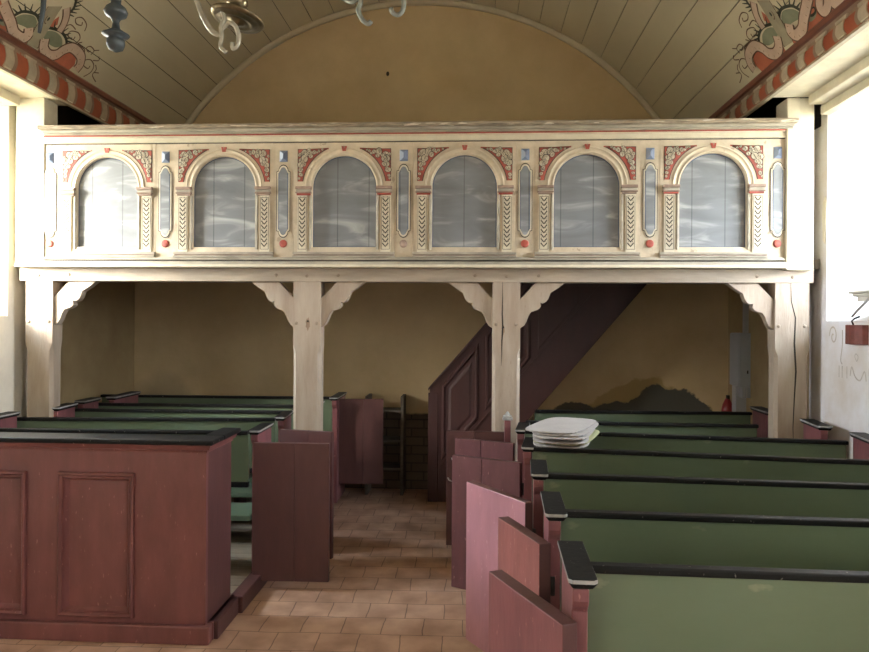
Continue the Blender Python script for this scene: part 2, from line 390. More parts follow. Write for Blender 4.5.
# ------------------------------------------------------------------ boarded vault
A0, A1 = 29.6, 147.7
m = MB()
nb = 26; step = (A1 - A0) / nb
for i in range(nb):
    a, b_ = A0 + i * step, A0 + (i + 1) * step
    g = 0.06
    aa = [a + g, (a + b_) / 2, b_ - g]
    pts = [vp(y, q, o) for q in aa for y in (YR, YB) for o in (0.0, -0.02)]
    # order per angle: (y0,in),(y0,out),(y1,in),(y1,out)
    fs = []
    for k in (0, 1):
        p = k * 4; q = p + 4
        fs += [(p, q, q + 2, p + 2), (p, p + 1, q + 1, q), (p + 2, q + 2, q + 3, p + 3)]
    fs += [(0, 2, 3, 1), (8, 9, 11, 10)]
    m.add(pts, fs, 0)
# continuous dark backing
n = 40; pts = []
for k in range(n + 1):
    q = A0 + (A1 - A0) * k / n
    pts += [vp(YR, q, -0.021), vp(YB, q, -0.021), vp(YR, q, -0.05), vp(YB, q, -0.05)]
m.add(pts, [(4 * k, 4 * k + 1, 4 * k + 5, 4 * k + 4) for k in range(n)] + [(4 * k + 2, 4 * k + 3, 4 * k + 7, 4 * k + 6) for k in range(n)], 1)
ceil = struct(m.build('ceiling', [vault_wood, gap_dark]))
# thin moulding where vault meets gable
m = MB(); n = 60; pts = []
for k in range(n + 1):
    q = A0 + (A1 - A0) * k / n
    pts += [vp(YB - .045, q, 0.0), vp(YB - .045, q, 0.022), vp(YB - .03, q, 0.045), vp(YB, q, 0.05), vp(YB, q, 0.0)]
m.add(pts, [(5 * k + j, 5 * k + (j + 1) % 5, 5 * k + 5 + (j + 1) % 5, 5 * k + 5 + j) for k in range(n) for j in range(5)], 0, True)
struct(m.build('trim_1', vault_wood))

# cornices with painted consoles, soffits
def cornice(idx, sg, xb, zb, xt, zt, yend_soff, xwall):
    m = MB()
    poly = [(xb, zb), (xb, zb + .016), (xb + sg * .008, zb + .016), (xb + sg * .008, zt - .056), (xb - sg * .012, zt - .042), (xb - sg * .03, zt - .036), (xb - sg * .03, zt - .004), (xt, zt + .03), (xt + sg * .05, zt + .03), (xb + sg * .03, zb)]
    m.prism(poly, 'y', YR, YB, 0)
    k = len(poly)
    # colours per strip: lower lip cream, face red, top roll dark red
    for j, mi in {0: 1, 1: 1, 2: 0, 3: 3, 4: 2, 5: 2, 6: 2, 9: 1}.items(): m.m[j] = mi
    # painted consoles
    fx = xb + sg * .008
    y = YR + .1
    y = 4.03 - 42 * .236 if sg > 0 else 4.27 - 43 * .243
    st = .236 if sg > 0 else .243
    H = zt - .056 - (zb + .016)
    while y < YB - .1:
        if y > YR:
            z0, z1 = zb + .016, zt - .056
            w = .085; e = 0.003
            # shade first, then the block (curving towards the nave end), then its cap
            pts = []; pts2 = []; nseg = 8
            for j in range(nseg + 1):
                t = j / nseg; zz = z0 + .012 + (H - .02) * t
                dy = .035 * math.sin(t * PI * .9) * (1 if sg > 0 else 1)
                pts.append((y + dy, zz)); pts2.append((y + w + dy, zz))
            poly2 = pts + pts2[::-1]
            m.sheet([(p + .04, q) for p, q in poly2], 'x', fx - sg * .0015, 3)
            m.prism(poly2, 'x', fx, fx - sg * .006, 1)
            m.prism([(y - .012, z1 - .02), (y + w + .02, z1 - .02), (y + w + .026, z1 - .0), (y - .018, z1)], 'x', fx, fx - sg * .012, 1)
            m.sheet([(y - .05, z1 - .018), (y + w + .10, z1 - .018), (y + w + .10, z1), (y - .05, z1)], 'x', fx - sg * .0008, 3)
            m.box(min(fx, fx - sg * .01), max(fx, fx - sg * .01), y + .012, y + w - .008, z0 + .008, z0 + .016, 4)
        y += st
    struct(m.build('trim_%d' % idx, [cor_red, cor_cream, cor_edge, cor_shade, cream_pale]))
    s = MB(); s.box(min(xb + sg * .03, xwall), max(xb + sg * .03, xwall), YR, yend_soff, zb, zb + .03)
    struct(s.build('trim_%d' % (idx + 2), cream_pale))
cornice(2, 1, 2.045, 3.325, 2.034, 3.517, 5.06, XR + .02)
cornice(3, -1, -3.15, 3.40, -3.155, 3.645, 5.30, XL - .02)
# wooden architrave over the right window, at the wall head
m = MB(); m.box(2.30, 2.47, 3.3, 5.02, 3.26, 3.325); m.box(2.40, 2.47, 3.3, 5.06, 3.20, 3.26)
struct(m.build('trim_6', cream_pale, bevel=.006))
m = MB(); m.box(-3.51, -3.40, 3.3, 5.06, 3.33, 3.40)
struct(m.build('trim_7', cream_pale, bevel=.006))

# ------------------------------------------------------------------ painted scrollwork on the vault boards
PA = {"bar": [[4.681, 36.96], [4.579, 35.87], [4.613, 30.18], [4.722, 30.35]],
"green1": [[4.925, 32.52], [4.869, 33.45], [4.786, 33.65], [4.717, 33.18], [4.694, 32.37], [4.767, 31.81], [4.866, 31.86]],
"green2": [[4.58, 33.38], [4.527, 33.76], [4.44, 33.13], [4.399, 32.12], [4.436, 31.76], [4.506, 31.92], [4.571, 32.03], [4.6, 32.68]],
"green3": [[4.336, 31.92], [4.319, 31.01], [4.257, 31.01], [4.299, 30.57], [4.357, 30.57], [4.371, 31.14]],
"arc1": [[4.963, 32.57], [4.918, 33.61], [4.82, 34.1], [4.703, 33.6]], "arc2": [[4.604, 33.53], [4.532, 34.06], [4.43, 33.49], [4.38, 32.34]],
"arc3": [[4.748, 38.9], [4.782, 37.77], [4.776, 36.54]],
"ser1": [[5.188, 30.75], [5.195, 31.76], [5.144, 32.84], [5.022, 33.15], [4.957, 32.3], [4.917, 31.1], [4.845, 30.48], [4.771, 30.9], [4.732, 32.05]],
"ser2": [[4.549, 32.12], [4.575, 31.21], [4.539, 30.48], [4.458, 30.57], [4.388, 31.43], [4.307, 32.23], [4.246, 32.85]],
"ser3": [[4.725, 37.15], [4.772, 36.21], [4.8, 35.07], [4.806, 33.97]],
"loop": [[4.095, 31.52], [4.145, 30.61], [4.199, 30.39], [4.211, 31.04], [4.163, 31.99]],
"loop2": [[3.945, 30.64], [4.036, 30.0], [4.085, 30.37], [4.074, 31.52]],
"red1": [[5.114, 32.44], [5.011, 32.66], [4.95, 31.94], [4.893, 30.9], [4.782, 30.9], [4.736, 31.5], [4.739, 29.65], [4.943, 29.65], [5.118, 29.65], [5.151, 31.27]],
"red2": [[4.618, 30.75], [4.511, 30.18], [4.406, 30.72], [4.333, 31.76], [4.219, 33.07], [3.923, 31.2], [3.923, 29.65], [4.623, 29.65]],
"red3": [[4.757, 34.63], [4.722, 35.69], [4.668, 33.49], [4.707, 31.67], [4.702, 33.0]],
"curl": [[4.342, 31.81], [4.317, 31.05], [4.267, 31.05], [4.254, 31.52], [4.276, 31.59]]}
LN = [[[5.479, 30.79], [5.397, 31.41], [5.399, 32.37], [5.359, 32.97]],
[[5.315, 30.48], [5.359, 31.59], [5.347, 32.7], [5.274, 33.18], [5.217, 32.55], [5.239, 31.92], [5.304, 31.85], [5.309, 32.41]],
[[5.241, 33.83], [5.242, 34.61], [5.179, 34.81], [5.153, 34.27], [5.195, 33.97], [5.214, 34.27]],
[[5.172, 32.93], [5.147, 33.92], [5.05, 34.08], [5.075, 34.61]],
[[5.005, 33.38], [5.035, 34.7], [4.981, 35.37], [4.904, 34.93], [4.913, 34.2], [4.974, 34.13], [4.977, 34.68]],
[[5.023, 36.09], [4.994, 37.02], [4.912, 37.4], [4.867, 36.78], [4.904, 36.25], [4.956, 36.49], [4.943, 36.95]],
[[4.825, 34.73], [4.861, 35.67], [4.936, 35.53]], [[5.30, 33.3], [5.36, 33.8], [5.33, 34.3]], [[5.40, 31.9], [5.45, 32.2]], [[5.24, 34.6], [5.29, 35.1]]]
def spline(pts, n=8):
    P = [pts[0]] + list(pts) + [pts[-1]]; out = []
    for i in range(1, len(P) - 2):
        for k in range(n):
            t = k / n; r = []
            for d in range(len(pts[0])):
                a, b_, c, e = P[i - 1][d], P[i][d], P[i + 1][d], P[i + 2][d]
                r.append(0.5 * (2 * b_ + (c - a) * t + (2 * a - 5 * b_ + 4 * c - e) * t * t + (3 * b_ - a - 3 * c + e) * t ** 3))
            out.append(tuple(r))
    out.append(tuple(pts[-1])); return out
def vault_paint(name, mirror, dyy, da):
    # painting in metres: (y, s) with s the arc length up from the cornice
    K = VR * PI / 180
    def S(p): return (p[0] + dyy, (p[1] - A0) * K)
    def W(p, off):
        d = A0 + max(p[1], 0.0) / K
        if mirror: d = 180 - d + da
        return vp(p[0], d, off)
    m = MB()
    def poly(pts, mi, off, smooth=True):
        q = spline([*pts, pts[0]], 5)[:-1] if smooth else pts
        c = (sum(a for a, _ in q) / len(q), sum(b_ for _, b_ in q) / len(q))
        m.add([W(c, off)] + [W(p, off) for p in q], [(0, i + 1, (i + 1) % len(q) + 1) for i in range(len(q))], mi)
    def band(pts, w, mi, off, taper=False):
        q = spline(pts, 6); L_ = []; R_ = []
        for i in range(len(q)):
            a = q[max(i - 1, 0)]; b_ = q[min(i + 1, len(q) - 1)]
            dx, dy = b_[0] - a[0], b_[1] - a[1]; l = math.hypot(dx, dy) or 1
            ww = w * (1 - 0.75 * i / len(q)) if taper else w
            L_.append((q[i][0] - dy / l * ww / 2, q[i][1] + dx / l * ww / 2)); R_.append((q[i][0] + dy / l * ww / 2, q[i][1] - dx / l * ww / 2))
        k = len(q)
        m.add([W(p, off) for p in L_] + [W(p, off) for p in R_], [(i, i + 1, k + i + 1, k + i) for i in range(k - 1)], mi)
    D = {k: [S(p) for p in v] for k, v in PA.items()}
    for rep in (0, 1):
        if rep:     # the scheme goes on along the nave, out of view
            D = {k: [(p[0] - 1.45, p[1]) for p in v] for k, v in D.items()}
        for k in ('red1', 'red2', 'red3'): poly(D[k], 0, .0015, False)
        for k in ('green1', 'green2', 'green3'): poly(D[k], 1, .0025)
        poly(D['bar'], 5, .0035, False)
        for a, b_ in ((0, 3), (1, 2)):
            band([D['bar'][a], D['bar'][b_]], .006, 4, .004)
        cx = (4.65 + dyy - 1.45 * rep, (34.54 - A0) * K)
        for r_, mi, of in ((.036, 4, .0045), (.029, 5, .005), (.013, 2, .0055)):
            poly([(cx[0] + r_ * .7 * math.cos(t * PI / 4), cx[1] + r_ * 1.2 * math.sin(t * PI / 4)) for t in range(8)], mi, of)
        for k in ('arc1', 'arc2', 'arc3'):
            q = spline(D[k], 6); band(D[k], .022, 2, .003)
            cc = (sum(p[0] for p in D['green' + k[-1]]) / len(D['green' + k[-1]]), sum(p[1] for p in D['green' + k[-1]]) / len(D['green' + k[-1]])) if k != 'arc3' else (4.68 + dyy - 1.45 * rep, .36)
            for p in q[1::2]:
                dx, dy = p[0] - cc[0], p[1] - cc[1]; l = math.hypot(dx, dy) or 1
                band([p, (p[0] + dx / l * .035, p[1] + dy / l * .035), (p[0] + dx / l * .062, p[1] + dy / l * .062)], .016, 2, .003, True)
        band(D['curl'], .022, 2, .0045, True)
        for k, w in (('ser1', .072), ('ser2', .072), ('ser3', .05), ('loop', .055), ('loop2', .06)):
            band(D[k], w + .02, 4, .0055); band(D[k], w, 3, .0065)
        for k in ('ser1', 'ser2'):
            q = spline(D[k], 3)
            for i in range(1, len(q) - 1, 2):
                dx, dy = q[i + 1][0] - q[i - 1][0], q[i + 1][1] - q[i - 1][1]; l = math.hypot(dx, dy) or 1
                band([(q[i][0] - dy / l * .022, q[i][1] + dx / l * .022), (q[i][0] - dy / l * .006, q[i][1] + dx / l * .006)], .003, 4, .0075)
        for k in LN: band([(S(p)[0] - 1.45 * rep, S(p)[1]) for p in k], .009, 4, .002)
    return m.build(name, [v_red, v_green, v_dark, v_cream, v_line, v_bar], ceil)
vault_paint('painted_scrollwork', False, 0, 0)
vault_paint('painted_scrollwork', True, 0.13, -2.7)

# ------------------------------------------------------------------ pew platforms and sills
def planks(x0, x1, y0, y1, z):
    m = MB(); y = y0
    while y < y1 - .01:
        w = min(.17, y1 - y); m.box(x0, x1, y, y + w - .005, 0.001, z); y += w
    return m
struct(planks(XL, -1.455, 3.74, 7.24, .045).build('floor_platform_left', plank))
struct(planks(.335, XR, 1.0, 5.15, .045).build('floor_platform_right', plank))
m = MB(); m.box(-1.45, -1.368, 4.1, 7.2, 0, .10); m.box(-1.45, -1.39, 3.76, 4.1, 0, .10)
struct(m.build('trim_8', maroon_dk, bevel=.006))
m = MB(); m.box(.275, .335, 1.9, 5.1, 0, .10)
struct(m.build('trim_9', maroon_dk, bevel=.006))

# ------------------------------------------------------------------ pews
def door_part(root, H, T, z0, z1, side, mt, hook=False, th=.036, seam=True):
    m = MB(H, T, side); L_ = (Vector(T) - Vector(H)).length
    half = L_ * .55
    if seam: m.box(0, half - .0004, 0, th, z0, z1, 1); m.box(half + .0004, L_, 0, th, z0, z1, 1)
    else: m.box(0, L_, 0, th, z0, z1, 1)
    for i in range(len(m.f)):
        if i % 6 in (2, 3): m.m[i] = 0  # edges stay darker: unfaded paint, with their shade put into the colour
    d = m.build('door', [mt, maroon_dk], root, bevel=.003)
    for q0 in (z0 + .12, z1 - .22):
        b = MB(H, T, side); b.box(.06, L_ - .06, th, th + .02, q0, q0 + .08); b.build('batten', mt, d)
    for zz in (z0 + .14, z1 - .2):
        q = MB(H, T, side); q.tube([(0.0, th + .008, zz), (0.0, th + .008, zz + .07)], .009)
        q.build('hinge', iron, d)
    if hook:
        q = MB(H, T, side); q.tube([(L_, .01, z1 - .17), (L_ + .02, .0, z1 - .16), (L_ + .028, .0, z1 - .145)], .004)
        q.build('latch_hook', chrome, d)
    return d

def cap_part(root, A, B, side, a0, a1, b0, b1, z, th=.03, name='armrest_cap'):
    m = MB(A, B, side)
    e = .012
    poly = [(a0 + e, b0), (a1 - e, b0), (a1, b0 + e), (a1, b1), (a0, b1), (a0, b0 + e)]
    n = len(poly)
    m.prism(poly, 'z', z - th * .45, z, 1)
    m.m[-1] = 0; m.m[-2] = 0
    inn = [(a0 + .014, b0 + .014), (a1 - .014, b0 + .014), (a1 - .014, b1), (a0 + .014, b1)]
    pts = [(p, q, z - th * .45) for p, q in [(a0 + .003, b0 + .003), (a1 - .003, b0 + .003), (a1 - .003, b1), (a0 + .003, b1)]] + [(p, q, z - th) for p, q in inn]
    m.add(pts, [(0, 1, 5, 4), (1, 2, 6, 5), (2, 3, 7, 6), (3, 0, 4, 7), (4, 5, 6, 7)], 0)
    return m.build(name, [black, pale_edge], root, bevel=.003)

def pew(label, A, B, side, group, h=1.02, zb=.5, b0=0.0, depth=.35, door=None, wall=True, wall_b=(0.02, .36), wall_h=.05, aisle=True, zr=None, fin=None, wx=None):
    L_ = (Vector(B) - Vector(A)).length
    root = thing('box_pew', label, 'pew', (A[0], A[1], 0.0), group)
    m = MB(A, B, side)
    m.box(.05, L_, 0.004, .03, zb + .03, h - .022); m.build('back_board', green, root)
    m = MB(A, B, side); m.box(.05, L_, -.004, .034, zb - .005, zb + .03); m.build('lower_rail', black, root, bevel=.004)
    m = MB(A, B, side); m.box(.052, L_ + .01, -.010, .036, h - .024, h); m.build('top_rail', black, root, bevel=.006)
    m = MB(A, B, side)
    m.prism([(.05, .035), (L_, .035), (L_, .37), (.11, .37), (.07, .35), (.05, .30)], 'z', .425, .46); m.build('seat', green_seat, root, bevel=.006)
    for a in (L_ * .33, L_ * .75):
        m = MB(A, B, side); m.box(a, a + .04, .10, .33, .046, .425); m.build('seat_support', maroon_dk, root)
    if aisle:
        z1 = h - .03; d0, d1 = b0 + .012, b0 + depth
        m = MB(A, B, side)
        m.prism([(d0 + .03, .046), (d1, .046), (d1, z1), (d0, z1), (d0, z1 - .035), (d0 + .012, z1 - .055), (d0 + .03, z1 - .075)], 'x', 0.0, .046)
        m.build('aisle_end', maroon_door, root, bevel=.004)
        cap_part(root, A, B, side, -.014, .07, b0, b0 + depth + .01, h)
    if wall:
        ww = wx if wx else L_
        m = MB(A, B, side); m.box(ww - .0, ww + .045, wall_b[0], wall_b[1], .046, h + wall_h - .03); m.build('wall_end', maroon_door, root, bevel=.004)
        cap_part(root, A, B, side, ww - .02, ww + .075, wall_b[0] - .01, wall_b[1] + .01, h + wall_h, name='wall_end_cap')
    if fin:
        m = MB(); x, y, zt = fin
        m.box(x - .022, x + .022, y - .03, y + .03, .046, zt - .06); m.build('end_post', maroon_door, root, bevel=.004)
        m = MB(); m.box(x - .036, x + .036, y - .04, y + .04, zt - .06, zt - .045); m.box(x - .03, x + .03, y - .034, y + .034, zt - .045, zt - .03)
        m.lathe([(.02, zt - .03), (.016, zt - .018), (.006, zt)], (x, y, 0), 0, 12)
        m.build('post_cap', [pale_edge], root, bevel=.003)
    if door:
        door_part(root, *door)
    return root

GR = 'green-backed pews right of the aisle'; GL = 'green-backed pews left of the aisle'
ax = .285
RR = [
 ('nearest green pew on the right, its big black cap closest to the camera', (ax, 2.13), (2.36, 2.07), -.13, ((.249, 1.98), (.051, 2.39), .07, .90, -1, maroon_door, False, .05, False), (.0, .3)),
 ('second green pew from the front right, behind the nearest one', (ax, 2.725), (2.34, 2.64), -.05, ((.249, 2.69), (.104, 3.05), .07, .90, -1, maroon_door2, False, .05, False), (.0, .36)),
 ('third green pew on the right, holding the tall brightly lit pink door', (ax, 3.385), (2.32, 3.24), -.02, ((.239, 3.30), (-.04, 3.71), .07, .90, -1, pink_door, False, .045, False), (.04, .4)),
 ('fourth green pew on the right, under the near edge of the white cushion stack', (ax, 4.09), (2.30, 3.82), -.01, ((.273, 4.217), (-.14, 4.43), .07, .90, -1, maroon_door3, True), (.33, .68), 1.985),
 ('fifth green pew on the right, under the far edge of the white cushion stack', (ax, 4.72), (2.29, 4.47), 0, ((.267, 4.88), (-.139, 5.07), .07, .90, -1, maroon_door3, True), (.28, .62), 1.965),
]
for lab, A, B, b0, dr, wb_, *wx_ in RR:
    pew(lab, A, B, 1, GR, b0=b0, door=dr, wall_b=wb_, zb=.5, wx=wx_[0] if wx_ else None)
pew('sixth green pew on the right, its end post with small knob before the middle post', (.34, 5.40), (2.10, 5.36), 1, GR, aisle=False, h=.985,
    door=((.249, 5.075), (-.20, 5.09), .12, .945, -1, maroon_dk), fin=(.236, 5.05, 1.10), wall_b=(.05, .4), wall_h=.09, zb=.5, wx=1.87)
pew('rearmost green pew on the right, under the dark patch of the ochre wall', (.45, 5.86), (2.26, 5.90), 1, GR, aisle=False, h=1.01, wall=False, zb=.5)

pew('second pew on the left, behind the panelled front one, with wide open door', (-1.415, 4.49), (-3.45, 4.44), -1, GL, b0=.03, zb=.66,
    door=((-1.425, 4.46), (-.93, 4.47), .06, .95, 1, maroon_dk), wall_b=(.15, .45), wx=1.87)
pew('third pew on the left, its door just showing over the nearer open door', (-1.415, 5.11), (-3.44, 4.93), -1, GL, b0=.05, zb=.62,
    door=((-1.40, 4.99), (-1.00, 4.90), .06, .955, 1, maroon_dk), wall_b=(.21, .49), wx=1.735, depth=.33)
pew('fourth pew on the left, its board partly hidden by the left post', (-1.405, 5.52), (-3.43, 5.47), -1, GL, b0=.03, zb=.6, wall_b=(.12, .37), wx=1.80, depth=.32)
pew('fifth pew on the left, green, last but one before the ochre wall', (-1.35, 5.90), (-3.43, 5.86), -1, GL, b0=.0, zb=.6, wall_b=(.04, .5), wx=1.76)
pew('rearmost pew on the left, dark door hanging open beside the grey shelves', (-1.27, 6.46), (-3.50, 6.42), -1, GL, b0=-.05, depth=.5, zb=.6, h=1.03,
    door=((-1.275, 6.56), (-.86, 6.60), .20, 1.0, 1, maroon_dk), wall=False)

# front pew on the left with its panelled face
root = thing('pew_front', 'panelled maroon pew front with black ledge in the left foreground', 'pew', (-2.4, 3.71, 0))
XE = -1.44; YF = 3.71; DZ = 1.10
m = MB()
panels = [(-3.44, -3.01), (-2.875, -2.44), (-2.262, -1.833)]
PZ0, PZ1 = .125, .912
def col_boxes(y0, y1, mi=0):
    xs = [XL + .01]
    for a, b_ in panels: xs += [a, b_]
    xs.append(XE)
    for i in range(0, len(xs), 2): m.box(xs[i], xs[i + 1], y0, y1, .1, DZ - .05, mi)
    for a, b_ in panels:
        m.box(a, b_, y0, y1, .1, PZ0, mi); m.box(a, b_, y0, y1, PZ1, DZ - .05, mi)
col_boxes(YF, YF + .03)
m.build('front_board', maroon, root)
for a, b_ in panels:
    m = MB()
    m.box(a - .0, b_ + .0, YF + .022, YF + .029, PZ0, PZ1)
    w = .05
    # mitred raised moulding
    prof = [(0, 0.004), (.003, -.016), (.014, -.022), (.024, -.010), (.030, -.012), (.036, .004), (w, .022)]
    loop = []
    for d, y in prof:
        loop.append([(a + d, YF + y, PZ0 + d), (b_ - d, YF + y, PZ0 + d), (b_ - d, YF + y, PZ1 - d), (a + d, YF + y, PZ1 - d)])
    pts = [p for l in loop for p in l]
    m.add(pts, [(4 * i + j, 4 * i + (j + 1) % 4, 4 * i + 4 + (j + 1) % 4, 4 * i + 4 + j) for i in range(len(prof) - 1) for j in range(4)], 0)
    m.build('raised_panel', maroon, root)
m = MB(); m.box(XE - .04, XE, YF + .03, YF + .39, .1, DZ - .05); m.build('side_board', maroon_dk, root, bevel=.003)
m = MB(); m.box(XL + .01, XE + .028, YF - .03, YF + .03, 0, .1); m.box(XE - .03, XE + .028, YF + .03, YF + .42, 0, .1); m.build('plinth', maroon, root, bevel=.008)
m = MB()
def lmold(prof, mi):
    # prof (out, z): runs along the front and back along the side
    pts = []
    for o, z in prof: pts += [(XL + .01, YF - o, z), (XE + o, YF - o, z), (XE + o, YF + .40, z)]
    n = len(prof)
    m.add(pts, [(3 * i + j, 3 * i + j + 1, 3 * ((i + 1) % n) + j + 1, 3 * ((i + 1) % n) + j) for i in range(n) for j in (0, 1)] + [tuple(3 * i for i in range(n)), tuple(3 * i + 2 for i in range(n))], mi)
lmold([(-.03, DZ - .075), (.004, DZ - .075), (.008, DZ - .06), (.022, DZ - .055), (.03, DZ - .035), (.034, DZ - .028), (-.03, DZ - .028)], 0)
m.build('cornice_moulding', maroon, root)
m = MB(); m.box(XL + .01, XE + .05, YF - .048, YF + .14, DZ - .028, DZ); m.box(XE - .07, XE + .05, YF + .14, YF + .42, DZ - .028, DZ)
m.build('ledge', black, root, bevel=.009)
m = MB(); m.box(XL + .01, XE - .045, YF + .04, YF + .38, .425, .46); m.build('seat', green_seat, root, bevel=.005)

# ------------------------------------------------------------------ choir gallery
gal = thing('choir_gallery', 'cream painted wooden gallery with six arched blue-grey panels on pale posts', 'gallery', (-.55, 5.2, 0))
YG = 5.10
bays = [-2.749, -1.859, -.963, -.082, .797, 1.683]
narrow = [-3.19, -2.302, -1.413, -.525, .355, 1.242, 2.129]
X0, X1 = -3.23, 2.18
ZB, ZP0, ZP1, ZTOP = 2.128, 2.205, 3.045, 3.172
CZ = 2.716; RI = .235
# backing boards
m = MB(); m.box(X0, X1, YG + .035, YG + .06, ZB, ZP1 + .06); m.build('parapet_boards', cream, gal)
def arch_pts(cx, r, n=28, z0=2.28, extra=0):
    pts = [(cx - r, z0)]
    for k in range(n + 1):
        t = PI - PI * k / n
        pts.append((cx + r * math.cos(t), CZ + r * math.sin(t)))
    pts.append((cx + r, z0))
    return pts
def leaf_v(m, cx, z0, z1, mi):
    n = 11; st = (z1 - z0) / n
    for k in range(n):
        zc = z0 + st * (k + .25)
        for sg in (-1, 1):
            m.add([(cx, YG - .012, zc), (cx, YG - .012, zc + .010), (cx + sg * .019, YG - .012, zc + .034), (cx + sg * .024, YG - .012, zc + .026)], [(0, 1, 2, 3)], mi)
            m.add([(cx + sg * .020, YG - .012, zc + .034), (cx + sg * .024, YG - .012, zc + .03), (cx + sg * .013, YG - .012, zc + .044), (cx + sg * .009, YG - .012, zc + .042)], [(0, 1, 2, 3)], mi)
for bi, cx in enumerate(bays):
    hw = .372
    # plate with arched opening
    m = MB()
    ap = arch_pts(cx, RI); n = len(ap)
    def outer(i):
        x, z = ap[i]
        if i == 0: return (cx - hw, 2.28)
        if i == n - 1: return (cx + hw, 2.28)
        t = math.atan2(z - CZ, x - cx); dx, dz = math.cos(t), math.sin(t)
        k = min(hw / abs(dx) if abs(dx) > 1e-6 else 9, (ZP1 - CZ) / dz if dz > 1e-6 else 9)
        return (cx + dx * k, CZ + dz * k)
    op = [outer(i) for i in range(n)]
    for (yy) in (YG,):
        pts = [(x, YG, z) for x, z in ap] + [(x, YG, z) for x, z in op] + [(x, YG + .032, z) for x, z in ap]
        fs = [(i, i + 1, n + i + 1, n + i) for i in range(n - 1)] + [(i, i + 1, 2 * n + i + 1, 2 * n + i) for i in range(n - 1)]
        m.add(pts, fs, 0)
        # corners left open by the radial projection
        for sg in (-1, 1):
            js = [i for i in range(1, n - 1) if (abs(op[i][0] - (cx + sg * hw)) < 1e-6)]
            ks = [i for i in range(1, n - 1) if abs(op[i][1] - ZP1) < 1e-6]
            a = op[js[-1] if sg < 0 else js[0]]; b_ = op[ks[0] if sg < 0 else ks[-1]]
            m.add([(a[0], YG, a[1]), (cx + sg * hw, YG, ZP1), (b_[0], YG, b_[1])], [(0, 1, 2)], 0)
    m.box(cx - hw, cx + hw, YG, YG + .032, ZP0, 2.28)
    fr = m.build('arched_frame', cream, gal)
    # arched blue panel
    m = MB(); m.add([(x, YG + .030, z) for x, z in ap], [tuple(range(n))], 0)
    m.build('painted_panel', panel_blue, fr)
    # dark edging on the blue panel
    m = MB(); a2 = arch_pts(cx, RI - .007, z0=2.287)
    m.add([(x, YG + .028, z) for x, z in ap] + [(x, YG + .028, z) for x, z in a2], [(i, i + 1, n + i + 1, n + i) for i in range(n - 1)] + [(n - 1, 0, n, 2 * n - 1)], 0)
    m.build('panel_edging', blue_dk, fr)
    # raised archivolt
    m = MB(); nn = 28
    prof = [(.240, -.0), (.243, -.006), (.248, -.007), (.252, -.003), (.276, -.003), (.279, -.007), (.285, -.006), (.288, 0)]
    pts = []
    for k in range(nn + 1):
        t = PI - PI * k / nn
        for r, y in prof: pts.append((cx + r * math.cos(t), YG + y, CZ + r * math.sin(t)))
    q = len(prof)
    m.add(pts, [(q * k + j, q * k + j + 1, q * (k + 1) + j + 1, q * (k + 1) + j) for k in range(nn) for j in range(q - 1)], 0, True)
    m.build('archivolt', cream, fr)
    for sg in (-1, 1):
        # impost block
        m = MB()
        xi0, xi1 = (cx + sg * .238, cx + sg * .355); a, b_ = min(xi0, xi1), max(xi0, xi1)
        m.box(a, b_, YG - .035, YG, 2.70, 2.722, 0); m.box(a + .005, b_ - .005, YG - .026, YG, 2.682, 2.70, 1)
        m.box(a, b_, YG - .03, YG, 2.672, 2.682, 0); m.box(a + .008, b_ - .008, YG - .02, YG, 2.658, 2.672, 2)
        m.build('impost', [brown_line, cream_grey, red_paint if bi in (2, 3, 5) else brown_line], fr, bevel=.003)
        # leaf strip pilaster
        m = MB(); c0 = cx + sg * .307
        m.box(c0 - .036, c0 + .036, YG - .010, YG, 2.245, 2.658, 0)
        for xx in (c0 - .031, c0 + .029): m.box(xx, xx + .003, YG - .0112, YG - .009, 2.262, 2.645, 1)
        m.box(c0 - .031, c0 + .032, YG - .0112, YG - .009, 2.262, 2.265, 1); m.box(c0 - .031, c0 + .032, YG - .0112, YG - .009, 2.642, 2.645, 1)
        leaf_v(m, c0, 2.27, 2.63, 1)
        m.build('leaf_pilaster', [cream_pale, dark_line], fr)
        # narrow plain jamb moulding
        m = MB(); m.prism([(cx + sg * .237, YG), (cx + sg * .240, YG - .010), (cx + sg * .250, YG - .012), (cx + sg * .258, YG)], 'z', 2.262, 2.66, 0)
        m.build('jamb_moulding', cream_grey, fr)
        # fruit spandrel
        m = MB()
        def sp(rr, off, y):
            arc = []
            t0 = math.acos(.115 / (rr)) ; t1 = math.asin(.045 / rr)
            for k in range(11):
                t = t0 + (t1 - t0) * k / 10
                arc.append((rr * math.cos(t), CZ + rr * math.sin(t)))
            return [(cx + sg * x, y, z) for x, z in arc] + [(cx + sg * (.345 - off), y, CZ + .045), (cx + sg * (.345 - off), y, 3.0 - off), (cx + sg * .115, y, 3.0 - off)]
        p = sp(.306, 0, YG - .002); m.add(p, [tuple(range(len(p)))], 1)
        p = sp(.312, .005, YG - .003); m.add(p, [tuple(range(len(p)))], 0)
        rnd = random.Random(bi * 7 + sg)
        blobs = []
        for (ux, uz, r) in [(.30, 2.965, .023), (.262, 2.972, .022), (.222, 2.978, .017), (.318, 2.925, .02), (.29, 2.925, .024), (.318, 2.885, .022), (.322, 2.845, .017), (.325, 2.808, .013), (.333, 2.78, .010), (.19, 2.987, .011), (.245, 2.947, .017), (.296, 2.888, .016), (.255, 2.99, .012), (.165, 2.99, .008), (.328, 2.952, .012), (.31, 2.85, .012), (.278, 2.955, .013), (.305, 2.905, .013), (.205, 2.97, .010)]:
            blobs.append((ux + rnd.uniform(-.006, .006), uz + rnd.uniform(-.006, .006), r * rnd.uniform(1.0, 1.2), rnd.uniform(.7, 1.35), rnd.uniform(0, PI)))
